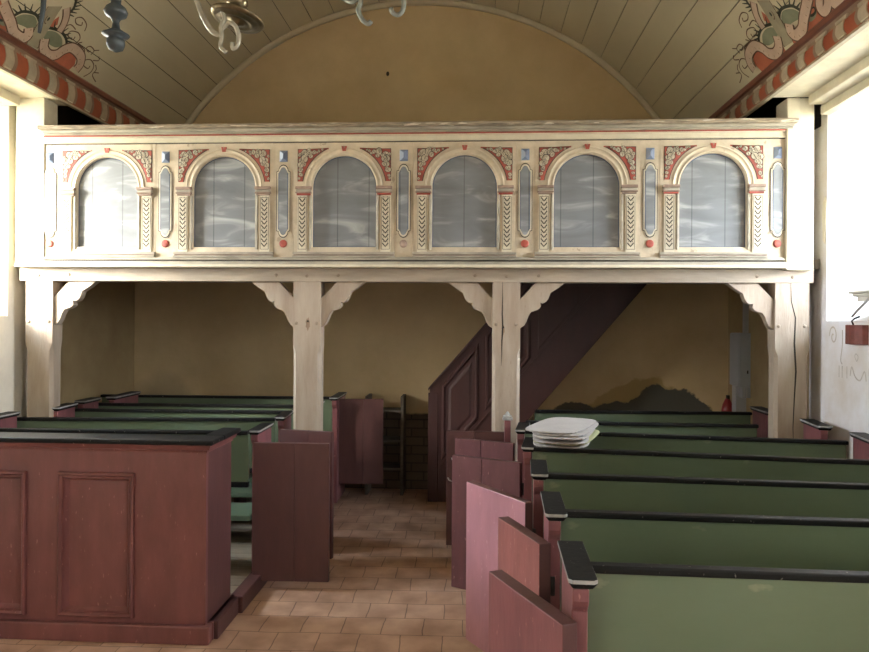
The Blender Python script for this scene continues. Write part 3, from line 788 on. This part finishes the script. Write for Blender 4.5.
        for j, (ux, uz, r, asp, th) in enumerate(blobs):
            for rr, mi, dy in ((r, 1, .0035 + j * .0003), (r * .84, 2, .0037 + j * .0003)):
                pts = []
                for k in range(14):
                    t = 2 * PI * k / 14; a_, b2 = rr * math.cos(t), rr * math.sin(t) * asp
                    pts.append((cx + sg * (ux + a_ * math.cos(th) - b2 * math.sin(th)), YG - dy, uz + a_ * math.sin(th) + b2 * math.cos(th)))
                m.add(pts, [tuple(range(14))], mi)
            m.tube([(cx + sg * (ux + r * .2), YG - .0075, uz - r * .5), (cx + sg * ux, YG - .008, uz + r * .1), (cx + sg * (ux - r * .3), YG - .0075, uz + r * .45)], .0016, 1, 5)
        m.build('fruit_spandrel', [red_paint, dark_line, fruit], fr)
    # keystone mark
    m = MB(); m.prism([(cx - .020, 3.018), (cx + .020, 3.018), (cx + .012, 2.982), (cx - .012, 2.982)], 'y', YG - .009, YG, 0)
    m.prism([(cx - .006, 3.019), (cx + .006, 3.019), (cx, 2.998)], 'y', YG - .010, YG - .009, 1)
    m.build('keystone', [red_paint, cor_shade], fr)
    # ledge below the bay
    m = MB(); m.box(cx - .375, cx + .375, YG - .022, YG, 2.225, 2.242, 0); m.box(cx - .37, cx + .37, YG - .014, YG, 2.215, 2.225, 1); m.box(cx - .375, cx + .375, YG - .03, YG, 2.205, 2.215, 0)
    m.build('bay_ledge', [cream_grey, brown_line], fr, bevel=.002)
# strips between bays with capsule, diamond and dot
for ni, nx in enumerate(narrow):
    lo = X0 if ni == 0 else bays[ni - 1] + .372
    hi = X1 if ni == 6 else bays[ni] - .372
    m = MB(); m.box(lo + .001, hi - .001, YG + .002, YG + .034, ZP0, ZP1)
    st = m.build('narrow_board', cream, gal)
    def capsule(w, z0, z1, e):
        pts = []
        r = w
        for k in range(9):
            t = PI - PI * k / 8; pts.append((nx + r * .72 * math.cos(t), z1 + r * .9 * math.sin(t)))
        pts += [(nx + w, z1 - .004), (nx + w, z1 - .035)]
        pts += [(nx + w, z0 + .035), (nx + w, z0 + .004)]
        for k in range(9):
            t = -PI * k / 8; pts.append((nx + r * .72 * math.cos(t), z0 + r * .9 * math.sin(t)))
        pts += [(nx - w, z0 + .004), (nx - w, z0 + .035), (nx - w, z1 - .035), (nx - w, z1 - .004)]
        return pts
    zc0, zc1 = 2.395, 2.838
    m = MB()
    for w, y, mi, g in ((.052, -.003, 1, .012), (.047, -.0045, 2, .008), (.037, -.006, 3, 0.0)):
        p = capsule(w, zc0 - g + .01, zc1 + g - .01, 0); m.add([(x, YG + y, z) for x, z in p], [tuple(range(len(p)))], mi)
    p = capsule(.031, zc0, zc1, 0); m.add([(x, YG - .007, z) for x, z in p], [tuple(range(len(p)))], 0)
    m.build('capsule_panel', [panel_blue, dark_line, cream_pale, blue_dk], st)
    m = MB(); c = (nx, YG - .018, 2.868); h_, w_ = .042, .030
    q = [(nx - w_, YG + .001, 2.868 - h_), (nx + w_, YG + .001, 2.868 - h_), (nx + w_, YG + .001, 2.868 + h_ * 1.0), (nx - w_, YG + .001, 2.868 + h_)]
    c1 = (nx, YG - .014, 2.868 + h_ * .35); c0_ = (nx, YG - .014, 2.868 - h_ * .35)
    dz = .080
    q = [(a, b_, z + dz) for a, b_, z in q]; c1 = (c1[0], c1[1], c1[2] + dz); c0_ = (c0_[0], c0_[1], c0_[2] + dz)
    m.add([*q, c0_, c1], [(0, 1, 4), (3, 5, 2), (0, 4, 5, 3), (1, 2, 5, 4)], [1, 1, 2, 0])
    m.build('blue_facet', [blue_dk, blue_md, blue_lt], st)
    m = MB(); m.lathe([(.0, -.003), (.020, -.003), (.028, .0), (.029, .004)], (0, 0, 0), 0, 20)
    m.v = [Vector((nx + v.x, YG + v.z - .004, 2.305 + v.y)) for v in m.v]
    if ni != 3: m.build('red_boss', red_paint, st)
    else:
        m2 = MB(); m2.lathe([(.0, -.001), (.028, .0), (.029, .004)], (0, 0, 0), 0, 14); m2.v = [Vector((nx + v.x, YG + v.z - .002, 2.305 + v.y)) for v in m2.v]
        m2.build('worn_boss', brown_line, st)
# handrail mouldings
m = MB()
XA, XB = X0 + .01, X1 + .04
def bar(x0, x1, y0, z0, z1, mi): m.box(x0, x1, y0, YG + .06, z0, z1, mi)
bar(X0, X1, YG - .008, 3.062, 3.092, 1)       # cream band
bar(X0, X1, YG - .018, 3.052, 3.062, 1)
bar(X0, X1, YG - .003, 3.045, 3.052, 2)
bar(X0, X1 + .0, YG - .022, 3.100, 3.110, 3)   # red line
bar(X0, X1, YG - .018, 3.092, 3.100, 1)
bar(XA, XB, YG - .034, 3.110, 3.122, 0)
bar(XA, XB, YG - .055, 3.122, 3.142, 4)
m.build('cornice_moulding', [cream_grey, cream_pale, dark_line, red_paint, cream_grey], gal, bevel=.003)
m = MB(); m.box(XA - .02, XB + .02, YG - .085, YG + .10, 3.142, 3.172); m.build('handrail', worn_wood, gal, bevel=.008)
# bottom mouldings
m = MB()
m.box(X0, X1, YG - .02, YG + .06, 2.185, 2.205, 0); m.box(X0, X1, YG - .006, YG + .06, 2.172, 2.185, 1)
m.box(X0 - .2, X1, YG - .045, YG + .06, 2.150, 2.172, 2); m.box(X0 - .2, X1, YG - .055, YG + .06, 2.128, 2.150, 3)
m.build('base_moulding', [cream_grey, dark_line, cream_grey, cream_pale], gal, bevel=.004)
# end pilaster boards up to the soffit
m = MB(); m.box(-3.45, X0 - .001, YG - .01, YG + .16, 2.172, 3.40); m.build('end_pilaster', cream_pale, gal, bevel=.005)
m = MB(); m.box(X1 + .001, 2.27, YG - .03, YG + .16, 2.115, 3.325); m.box(2.272, 2.37, YG - .02, YG + .16, 2.115, 3.325); m.build('end_pilaster', cream_pale, gal, bevel=.005)
# deck, beam
m = MB(); m.box(XL2 + .01, XR2 - .01, 5.34, YB - .01, 2.13, 2.2); m.box(XL + .01, XR - .01, YG + .06, 5.34, 2.13, 2.2); m.build('gallery_floor', deck_wood, gal)
m = MB(); m.box(XL + .05, 2.40, YG + .035, YG + .20, 2.028, 2.128); m.build('front_beam', beam_wood, gal, bevel=.005)
YP = YG + .04
posts = [(-3.40, -3.19), (-1.345, -1.14), (.128, .328), (2.135, 2.37)]
BR = [(.328, 0), (.277, .04), (.221, .074), (.204, .121), (.188, .142), (.166, .152), (.147, .147), (.151, .176), (.140, .192), (.123, .202), (.081, .215), (.062, .245), (.047, .287), (.03, .316), (0, .336), (0, .121), (.115, 0)]
def post(x0, x1, sides, mt):
    m = MB(); ch = .022; zc = 1.50
    y0, y1 = YP, YP + .13
    full = [(x0, y0), (x1, y0), (x1, y1), (x0, y1)]
    m.prism(full, 'z', zc + .06, 2.028)
    def octo(c): return [(x0 + c, y0), (x1 - c, y0), (x1, y0 + c), (x1, y1 - c), (x1 - c, y1), (x0 + c, y1), (x0, y1 - c), (x0, y0 + c)]
    a = octo(.0005); b_ = octo(ch)
    m.add([(x, y, zc + .06) for x, y in a] + [(x, y, zc) for x, y in b_], [(i, (i + 1) % 8, 8 + (i + 1) % 8, 8 + i) for i in range(8)], 0)
    m.prism(b_, 'z', 0.0, zc)
    p = m.build('post', mt, gal)
    for sg in sides:
        m = MB(); xx = x1 if sg > 0 else x0
        m.prism([(xx + sg * u, 2.028 - v) for u, v in BR], 'y', y0 + .02, y0 + .085)
        m.build('bracket', mt, gal, bevel=.002)
    # wood pegs
    pts = [((x0 + x1) / 2, 2.07), (x0 + .025, 1.72), (x1 - .03, 1.72)] + [((x0 if s_ < 0 else x1) + s_ * .13, 2.075) for s_ in sides]
    for px, pz in pts[:5]:
        m = MB(); m.lathe([(.012, 0), (.012, .004), (.008, .006)], (0, 0, 0), 0, 10)
        yy = (YG + .035) if pz > 2.03 else y0
        m.v = [Vector((px + v.x, yy - v.z, pz + v.y)) for v in m.v]; m.build('peg', shelf_peg, gal)
    return p
post(*posts[0][:2], [1], post_wood); post(*posts[1][:2], [-1, 1], post_wood); post(*posts[2][:2], [-1, 1], post_wood); post(*posts[3][:2], [-1], post_wood)
# drying cracks in the posts
def crack(pts, w):
    m = MB(); L_ = []; R_ = []
    for i, (x, z) in enumerate(pts):
        ww = w * (1 - abs(2 * i / (len(pts) - 1) - 1)) + .001
        L_.append((x - ww, YP - .0012, z)); R_.append((x + ww, YP - .0012, z))
    n = len(pts); m.add(L_ + R_, [(i, i + 1, n + i + 1, n + i) for i in range(n - 1)], 0)
    m.build('drying_crack', gap_dark, gal)
crack([(2.242, 2.03), (2.245, 1.9), (2.275, 1.78), (2.268, 1.6), (2.28, 1.4), (2.27, 1.2), (2.262, 1.0), (2.268, .8)], .006)
crack([(.198, 2.03), (.200, 1.92), (.197, 1.8), (.202, 1.7), (.196, 1.6), (.196, 1.5), (.192, 1.42)], .0045)
# dark knots
for (kx, kz, r) in ((-1.235, 1.735, .03), (.205, 1.70, .022)):
    m = MB()
    pts = [(kx + r * (.5 + .1 * math.sin(3 * t)) * math.cos(t * PI / 8), YP - .001, kz - .02 + r * 2.2 * math.sin(t * PI / 8) * (.7 + .15 * math.cos(t * 2.1))) for t in range(16)]
    m.add(pts, [tuple(range(16))], 0); m.lathe([(.008, 0), (.008, .001)], (0, 0, 0), 1, 10)
    k = len(m.v) - 20
    m.v = m.v[:k] + [Vector((kx + v.x, YP - .002 - v.z, kz + v.y)) for v in m.v[k:]]
    m.build('knot', [cor_shade, gap_dark], gal)

# ------------------------------------------------------------------ staircase
st = thing('staircase', 'dark maroon panelled staircase rising to the right behind the middle post', 'staircase', (.3, 6.8, 0))
YS = 6.76; SL = 1.17
def up(x): return 1.095 + SL * (x + .43)
def lowz(x): return .93 + 1.17 * (x - .62)
zt = 2.128
xu = -.43 + (zt - 1.095) / SL; xl = .62 + (zt - .93) / 1.17
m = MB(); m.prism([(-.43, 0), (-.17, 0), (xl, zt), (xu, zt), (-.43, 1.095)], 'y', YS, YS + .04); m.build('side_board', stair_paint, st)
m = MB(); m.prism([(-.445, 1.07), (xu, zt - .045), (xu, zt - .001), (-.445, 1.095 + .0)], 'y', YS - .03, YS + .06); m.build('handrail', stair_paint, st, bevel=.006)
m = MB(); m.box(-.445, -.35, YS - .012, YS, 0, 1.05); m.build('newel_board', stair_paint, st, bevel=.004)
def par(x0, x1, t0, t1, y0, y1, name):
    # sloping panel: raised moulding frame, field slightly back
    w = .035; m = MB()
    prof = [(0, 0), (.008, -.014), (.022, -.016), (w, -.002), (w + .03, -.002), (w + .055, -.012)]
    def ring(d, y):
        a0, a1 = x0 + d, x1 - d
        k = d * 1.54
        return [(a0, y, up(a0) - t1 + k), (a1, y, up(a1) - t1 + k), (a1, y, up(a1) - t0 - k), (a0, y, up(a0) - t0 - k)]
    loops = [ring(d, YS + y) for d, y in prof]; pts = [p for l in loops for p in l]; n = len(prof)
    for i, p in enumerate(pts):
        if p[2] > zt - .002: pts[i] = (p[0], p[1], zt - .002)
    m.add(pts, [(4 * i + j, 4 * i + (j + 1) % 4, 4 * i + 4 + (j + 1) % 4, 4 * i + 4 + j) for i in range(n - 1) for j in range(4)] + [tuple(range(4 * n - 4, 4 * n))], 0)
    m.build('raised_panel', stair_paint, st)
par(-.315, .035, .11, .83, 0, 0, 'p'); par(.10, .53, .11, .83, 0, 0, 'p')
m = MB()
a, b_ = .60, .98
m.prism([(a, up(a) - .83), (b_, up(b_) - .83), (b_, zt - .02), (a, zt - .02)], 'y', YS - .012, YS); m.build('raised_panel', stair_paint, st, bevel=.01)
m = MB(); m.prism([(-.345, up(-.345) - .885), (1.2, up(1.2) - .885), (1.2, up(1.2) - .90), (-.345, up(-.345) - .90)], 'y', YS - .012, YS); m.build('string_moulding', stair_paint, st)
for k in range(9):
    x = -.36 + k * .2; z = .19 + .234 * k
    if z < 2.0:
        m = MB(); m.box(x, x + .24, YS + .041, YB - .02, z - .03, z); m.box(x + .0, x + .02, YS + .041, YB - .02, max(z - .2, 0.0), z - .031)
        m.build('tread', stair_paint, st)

# ------------------------------------------------------------------ grey shelves by the aisle end
sh = thing('open_shelf', 'old grey open wooden shelf standing against the ochre wall beyond the left pews', 'shelf', (-.9, 7.1, 0))
for x, h_ in ((-.735, .985), (-1.09, .985)):
    m = MB(); m.box(x, x + .03, 6.97, 7.23, 0, h_); m.build('upright', shelf_wood, sh, bevel=.003)
for z in (.27, .55, .845):
    m = MB(); m.box(-1.058, -.736, 6.98, 7.23, z - .02, z); m.build('shelf_board', shelf_wood, sh, bevel=.003)

# ------------------------------------------------------------------ meter cabinet, conduit, red canister
cb = thing('meter_cabinet', 'light grey metal meter cabinet high on the right wall under the gallery', 'cabinet', (2.5, 6.78, 1.146))
m = MB(); m.box(2.452, XR2 - .001, 6.66, 6.90, 1.146, 1.646); m.build('body', box_paint, cb, bevel=.006)
m = MB(); m.box(2.44, 2.4515, 6.665, 6.895, 1.152, 1.64); m.build('door', box_paint, cb, bevel=.004)
m = MB(); m.box(2.515, 2.525, 6.653, 6.6595, 1.27, 1.30); m.build('latch', iron, cb)
m = MB(); m.box(2.51, XR2 - .001, 6.72, 6.76, 1.647, 2.128)
o = origin_to_base(m.build('cable_conduit', duct)); o['label'] = 'pale conduit running up the wall from the grey meter cabinet'; o['category'] = 'conduit'
m = MB(); m.box(2.45, XR2 - .001, 6.76, 6.86, .55, 1.145)
o = origin_to_base(m.build('cable_duct', duct, bevel=.004)); o['label'] = 'white cable duct running down below the grey meter cabinet'; o['category'] = 'duct'
jb = thing('junction_box', 'small grey junction box just below the meter cabinet on the right wall', 'box', (2.51, 6.7, 1.045))
m = MB(); m.box(2.475, XR2 - .001, 6.66, 6.75, 1.045, 1.145); m.build('body', box_paint, jb, bevel=.003)
for x in (2.485, 2.508):
    m = MB(); m.box(x, x + .010, 6.654, 6.6595, 1.052, 1.138); m.build('rib', duct, jb)
rc = thing('red_canister', 'red cylinder with sloping shoulder in the corner below the grey cabinet', 'canister', (2.478, 7.05, .45))
m = MB(); m.lathe([(.05, .45), (.056, .46), (.058, .88), (.046, .94), (.028, .98), (.018, 1.0)], (2.478, 7.05, 0), 0, 20); m.build('body', red_gloss, rc)
m = MB(); m.box(2.468, 2.492, 7.03, 7.07, .99, 1.03); m.build('valve', iron, rc)
m = MB(); m.box(2.537, XR2 - .001, 7.02, 7.08, .6, .64); m.build('wall_bracket', iron, rc)

# ------------------------------------------------------------------ red box on the right wall, window ledge, mural traces
rb = thing('hanging_box', 'small dull red box hanging on the white right wall under the window', 'box', (2.43, 4.66, 1.60))
m = MB(); pts = [(XR, 4.545), (XR - .035, 4.555), (XR - .06, 4.60), (XR - .066, 4.655), (XR - .06, 4.71), (XR - .035, 4.755), (XR, 4.765)]
m.prism(pts, 'z', 1.61, 1.735); m.build('body', redbox, rb, bevel=.004)
m = MB(); m.tube([(XR - .03, 4.67, 1.735), (XR - .035, 4.68, 1.76), (XR - .03, 4.66, 1.775), (XR, 4.65, 1.79)], .006); m.build('hook', iron, rb)
m = MB()
m.box(XR - .05, XR + .3, 3.6, 4.70, 1.935, 1.952); m.box(XR - .03, XR + .3, 3.6, 4.685, 1.915, 1.935); m.box(XR - .01, XR + .3, 3.6, 4.67, 1.885, 1.915)
struct(m.build('trim_10', white_wood, bevel=.006))
m = MB(); m.tube([(XR - .012, 4.72, 1.79), (XR - .03, 4.62, 1.83), (XR - .05, 4.45, 1.90)], .008)
o = origin_to_base(m.build('wall_cable', duct)); o['label'] = 'thin pale cable sloping from the window ledge to the small red box'; o['category'] = 'cable'
m = MB(); x = XR - .002
def stroke(pts, w):
    q = spline(pts, 5); L_ = []; R_ = []
    for i in range(len(q)):
        a = q[max(i - 1, 0)]; b_ = q[min(i + 1, len(q) - 1)]; dx, dy = b_[0] - a[0], b_[1] - a[1]; l = math.hypot(dx, dy) or 1
        L_.append((x, q[i][0] - dy / l * w / 2, q[i][1] + dx / l * w / 2)); R_.append((x, q[i][0] + dy / l * w / 2, q[i][1] - dx / l * w / 2))
    k = len(q); m.add(L_ + R_, [(i, i + 1, k + i + 1, k + i) for i in range(k - 1)], 0)
sp_ = [(4.98 + (.055 - .0042 * k) * math.cos(k * .75) * 1.0, 1.655 + (.075 - .006 * k) * math.sin(k * .75)) for k in range(12)]
stroke(sp_, .011)
stroke([(4.86, 1.70), (4.86, 1.60), (4.88, 1.50), (4.86, 1.47)], .011)
stroke([(4.90, 1.46), (4.90, 1.38)], .011); stroke([(4.86, 1.46), (4.86, 1.38)], .011); stroke([(4.80, 1.46), (4.80, 1.38)], .011)
stroke([(4.76, 1.40), (4.74, 1.46), (4.70, 1.40), (4.64, 1.38), (4.59, 1.44), (4.57, 1.38)], .011)
stroke([(4.69, 1.55), (4.665, 1.53), (4.68, 1.50), (4.705, 1.53), (4.69, 1.55)], .006)
m.build('faded_mural', grey_mark, wr)
# loose plaster flake at the window edge
m = MB()
pts = [(5.085, 2.62), (5.05, 2.58), (5.02, 2.5), (5.01, 2.42), (5.04, 2.36), (5.07, 2.33), (5.085, 2.36)]
m.prism([(p, q) for p, q in [(5.10, 2.64), (5.085, 2.6), (5.082, 2.5), (5.083, 2.4), (5.10, 2.30), (5.13, 2.33), (5.14, 2.5), (5.13, 2.6)]], 'x', XR - .006, XR + .0)
m.build('loose_plaster', plaster_y, wr, bevel=.002)

# ------------------------------------------------------------------ cushions
def cushion(cx, cy, z, w, l, rot, th, mt, label, fold=0):
    m = MB(); n = 40; pts = []
    for k in range(n):
        t = 2 * PI * k / n; c, s_ = math.cos(t), math.sin(t); e = .48
        x = w / 2 * math.copysign(abs(c) ** e, c); y = l / 2 * math.copysign(abs(s_) ** e, s_)
        pts.append((x, y))
    R = Matrix.Rotation(rot, 2)
    out = []
    for sc, zz in ((.97, 0), (1.0, th * .3), (1.0, th * .7), (.97, th * .94), (.8, th), (.4, th)):
        for p in pts:
            q = R @ Vector(p) * sc; out.append((cx + q.x, cy + q.y, z + zz + fold * q.x + .002 * math.sin(q.y * 9)))
    L_ = 6
    fs = [(i * n + k, i * n + (k + 1) % n, (i + 1) * n + (k + 1) % n, (i + 1) * n + k) for i in range(L_ - 1) for k in range(n)] + [tuple(range(n)), tuple(range((L_ - 1) * n, L_ * n))]
    m.add(out, fs, 0, True)
    o = origin_to_base(m.build('seat_cushion', mt)); o['label'] = label; o['category'] = 'cushion'; o['group'] = 'flat quilted cushions stacked across two pew backs'
ords = ['undermost quilted cushion of the stack, resting on the pew rails', 'second cushion from the bottom of the stack, yellow-green edge', 'third quilted cushion counted from the bottom of the stack',
        'fourth quilted cushion from the bottom, in the middle of the stack', 'fifth quilted cushion from the bottom of the white stack', 'quilted white cushion right under the topmost one', 'topmost white quilted cushion of the stack on the pew backs']
zz = 1.022
for k, lab in enumerate(ords):
    cushion(.545 + [.0, .03, -.015, .015, -.01, .02, -.005][k], 4.36 + [0, .02, -.02, .03, -.03, 0, .01][k], zz, .33, .64, math.radians([-12, -20, -8, -17, -10, -20, -24][k]), .0105, quilt2 if k == 1 else quilt, lab, [0, .0, .0, .0, .0, .0, .0][k])
    zz += .0135

# ------------------------------------------------------------------ chandeliers (only their lower ends are in view)
ch = thing('chandelier', 'blue-grey turned wooden chandelier with a ball finial, far left', 'chandelier', (-1.371, 2.6, 2.76), )
c = (-1.371, 2.6, 0)
m = MB(); m.lathe([(.006, 2.762), (.026, 2.772), (.033, 2.79), (.033, 2.806), (.024, 2.816), (.046, 2.822), (.05, 2.828), (.036, 2.836), (.016, 2.85), (.012, 2.875), (.018, 2.888), (.038, 2.9), (.043, 2.915), (.036, 2.93), (.018, 2.945), (.02, 2.97), (.045, 3.0), (.06, 3.05), (.05, 3.12), (.02, 3.16), (.018, 3.4), (.01, 3.42)], c)
m.build('turned_stem', bluegrey, ch)
m = MB(); m.tube([(-1.371, 2.6, 3.42), (-1.371, 2.6, 4.90)], .006); m.build('hanging_rod', iron, ch)
for k, lift in ((0, 0), (1, 0), (2, .28)):
    a = math.radians(180 + 120 * k); dx, dy = math.cos(a), math.sin(a)
    m = MB()
    P = [(0, 3.05), (.12, 3.02), (.22, 3.10), (.28, 3.14), (.31, 3.08), (.285, 2.97), (.302, 2.84)]
    m.tube([(c[0] + dx * r, c[1] + dy * r, z + lift * min(1, r / .12)) for r, z in spline(P, 4)], [.011] * 20 + [.010, .010, .009, .008, .006])
    m.build('arm', bluegrey, ch)

ch = thing('chandelier', 'brass chandelier with a round drip pan and pale curled arms', 'chandelier', (-1.04, 3.0, 2.95))
c = (-1.04, 3.0, 0)
m = MB(); m.lathe([(.010, 3.022), (.016, 3.030), (.03, 3.033), (.034, 3.040), (.06, 3.040), (.066, 3.036), (.074, 3.040), (.095, 3.044), (.104, 3.042), (.114, 3.052), (.116, 3.058), (.110, 3.060), (.098, 3.052), (.045, 3.052), (.032, 3.06)], (c[0], c[1], 0), 0, 36)
R = Matrix.Rotation(math.radians(11), 3, 'Y') @ Matrix.Rotation(math.radians(-6), 3, 'X'); piv = Vector((c[0], c[1], 3.05))
m.v = [piv + R @ (v - piv) for v in m.v]
m.build('drip_pan', brass, ch)
m = MB(); m.lathe([(.026, 3.058), (.024, 3.085), (.034, 3.10), (.046, 3.115), (.046, 3.13), (.03, 3.15), (.02, 3.2), (.035, 3.26), (.03, 3.36), (.012, 3.4)], c); m.build('turned_stem', brass, ch)
m = MB(); m.tube([(c[0], c[1], 3.4), (c[0], c[1], 4.98)], .006); m.build('hanging_rod', iron, ch)
def arm(pts, r, mt):
    m = MB(); q = spline(pts, 6); m.tube(q, r); m.build('curled_arm', mt, ch)
Y = 3.0
arm([(c[0], Y, 3.25), (-1.13, Y - .03, 3.30), (-1.215, Y - .05, 3.22), (-1.20, Y - .05, 3.12), (-1.165, Y - .05, 3.03), (-1.125, Y - .05, 2.975), (-1.085, Y - .05, 2.965)], .0115, pale_brass)
arm([(-1.09, Y - .06, 3.075), (-1.075, Y - .06, 3.03), (-1.09, Y - .06, 2.99), (-1.085, Y - .06, 2.95), (-1.09, Y - .06, 2.91), (-1.065, Y - .06, 2.885)], .009, pale_brass)
arm([(-1.09, Y - .05, 2.985), (-1.06, Y - .05, 3.015), (-1.03, Y - .05, 3.0), (-1.015, Y - .05, 2.955), (-1.022, Y - .05, 2.915), (-1.04, Y - .05, 2.905), (-1.042, Y - .05, 2.93)], .0095, pale_brass)
arm([(c[0], Y, 3.25), (-.97, Y + .08, 3.3), (-.92, Y + .14, 3.25), (-.93, Y + .13, 3.2)], .0115, pale_brass)

ch = thing('chandelier', 'pale blue-grey metal chandelier, its hooked arms ends at the top edge', 'chandelier', (-.52, 3.3, 3.15))
m = MB(); m.lathe([(.005, 3.262), (.04, 3.268), (.075, 3.285), (.09, 3.31), (.07, 3.34), (.03, 3.36), (.025, 3.45), (.04, 3.5), (.02, 3.56)], (-.60, 3.3, 0))
m.build('bowl', pale_blue, ch)
m = MB(); m.tube([(-.60, 3.3, 3.56), (-.60, 3.3, 5.03)], .006); m.build('hanging_rod', iron, ch)
arm([(-.60, 3.3, 3.31), (-.68, 3.3, 3.285), (-.73, 3.3, 3.30), (-.76, 3.3, 3.36)], .012, pale_blue)
arm([(-.62, 3.3, 3.262), (-.58, 3.28, 3.246), (-.545, 3.27, 3.275), (-.545, 3.27, 3.235), (-.555, 3.27, 3.20), (-.535, 3.27, 3.155), (-.508, 3.27, 3.136), (-.495, 3.27, 3.148)], .0115, pale_blue)
arm([(-.58, 3.3, 3.35), (-.45, 3.3, 3.36), (-.365, 3.3, 3.32), (-.345, 3.3, 3.25), (-.352, 3.3, 3.205), (-.375, 3.3, 3.188), (-.40, 3.3, 3.203), (-.405, 3.3, 3.22)], .011, pale_blue)

# little dark hole in the gable
m = MB(); m.lathe([(.014, 0), (.016, .003)], (0, 0, 0), 0, 12); m.v = [Vector((-.92 + v.x, YB - .004 + v.z, 4.30 + v.y * 1.5)) for v in m.v]
m.build('plaster_hole', gap_dark, wb)

# ------------------------------------------------------------------ light: daylight sky through the windows
w = bpy.data.worlds.new('World'); bpy.context.scene.world = w; w.use_nodes = True
nt = w.node_tree; N = nt.nodes; L = nt.links; bg = N['Background']
tc = N.new('ShaderNodeTexCoord'); sx = N.new('ShaderNodeSeparateXYZ'); L.new(tc.outputs['Generated'], sx.inputs[0])
r = N.new('ShaderNodeValToRGB'); e = r.color_ramp.elements
e[0].position = 0.45; e[0].color = (0.33, 0.32, 0.25, 1)
e[1].position = 0.9; e[1].color = (0.62, 0.78, 1.0, 1)
k = e.new(0.53); k.color = (0.95, 0.97, 1.0, 1)
mr = N.new('ShaderNodeMapRange'); mr.inputs[1].default_value = -1; mr.inputs[2].default_value = 1
L.new(sx.outputs['Z'], mr.inputs[0]); L.new(mr.outputs[0], r.inputs['Fac']); L.new(r.outputs['Color'], bg.inputs['Color'])
bg.inputs['Strength'].default_value = 82.0
def portal(x, y, z, sx_, sy_, rot):
    l = bpy.data.lights.new('window_portal', 'AREA'); l.shape = 'RECTANGLE'; l.size = sx_; l.size_y = sy_; l.cycles.is_portal = True
    o = bpy.data.objects.new('window_portal', l); C.objects.link(o); o.location = (x, y, z); o.rotation_euler = rot
for a, b_ in WIN:
    portal(XR + .86, (a + b_) / 2, 2.65, 1.3, 1.05, (PI / 2, PI, PI / 2))
for a, b_ in WINL:
    portal(XL - .86, (a + b_) / 2, 2.65, 1.3, 1.1, (PI / 2, PI, -PI / 2))

sl = bpy.data.lights.new('low_sun', 'SUN'); sl.energy = 40; sl.angle = math.radians(28); sl.color = (1, .93, .8)
so = bpy.data.objects.new('low_sun', sl); C.objects.link(so); so.location = (-8, -3, 5)
dr = Vector((1, .78, -.36)); so.rotation_euler = dr.to_track_quat('-Z', 'Y').to_euler()

# ------------------------------------------------------------------ camera
th = math.radians(3.3); ph = math.radians(0.35)
F = Vector((-math.sin(th), math.cos(th), 0)); R = Vector((math.cos(th), math.sin(th), 0)); U = Vector((0, 0, 1))
R2 = R * math.cos(ph) + U * math.sin(ph); U2 = -R * math.sin(ph) + U * math.cos(ph)
cam = bpy.data.cameras.new('camera'); co = bpy.data.objects.new('camera', cam); C.objects.link(co)
M = Matrix((R2, U2, -F)).transposed().to_4x4(); M.translation = Vector((0, 0, 1.75)); co.matrix_world = M
cam.sensor_width = 36; cam.lens = 703 / 869 * 36; cam.shift_y = -6 / 869; cam.clip_start = .05
sc = bpy.context.scene; sc.camera = co
sc.view_settings.view_transform = 'Standard'; sc.view_settings.look = 'None'; sc.view_settings.gamma = 1; sc.view_settings.exposure = 0.0
sc.cycles.use_denoising = True
sc.cycles.max_bounces = 10; sc.cycles.diffuse_bounces = 7
sc.cycles.sample_clamp_indirect = 8
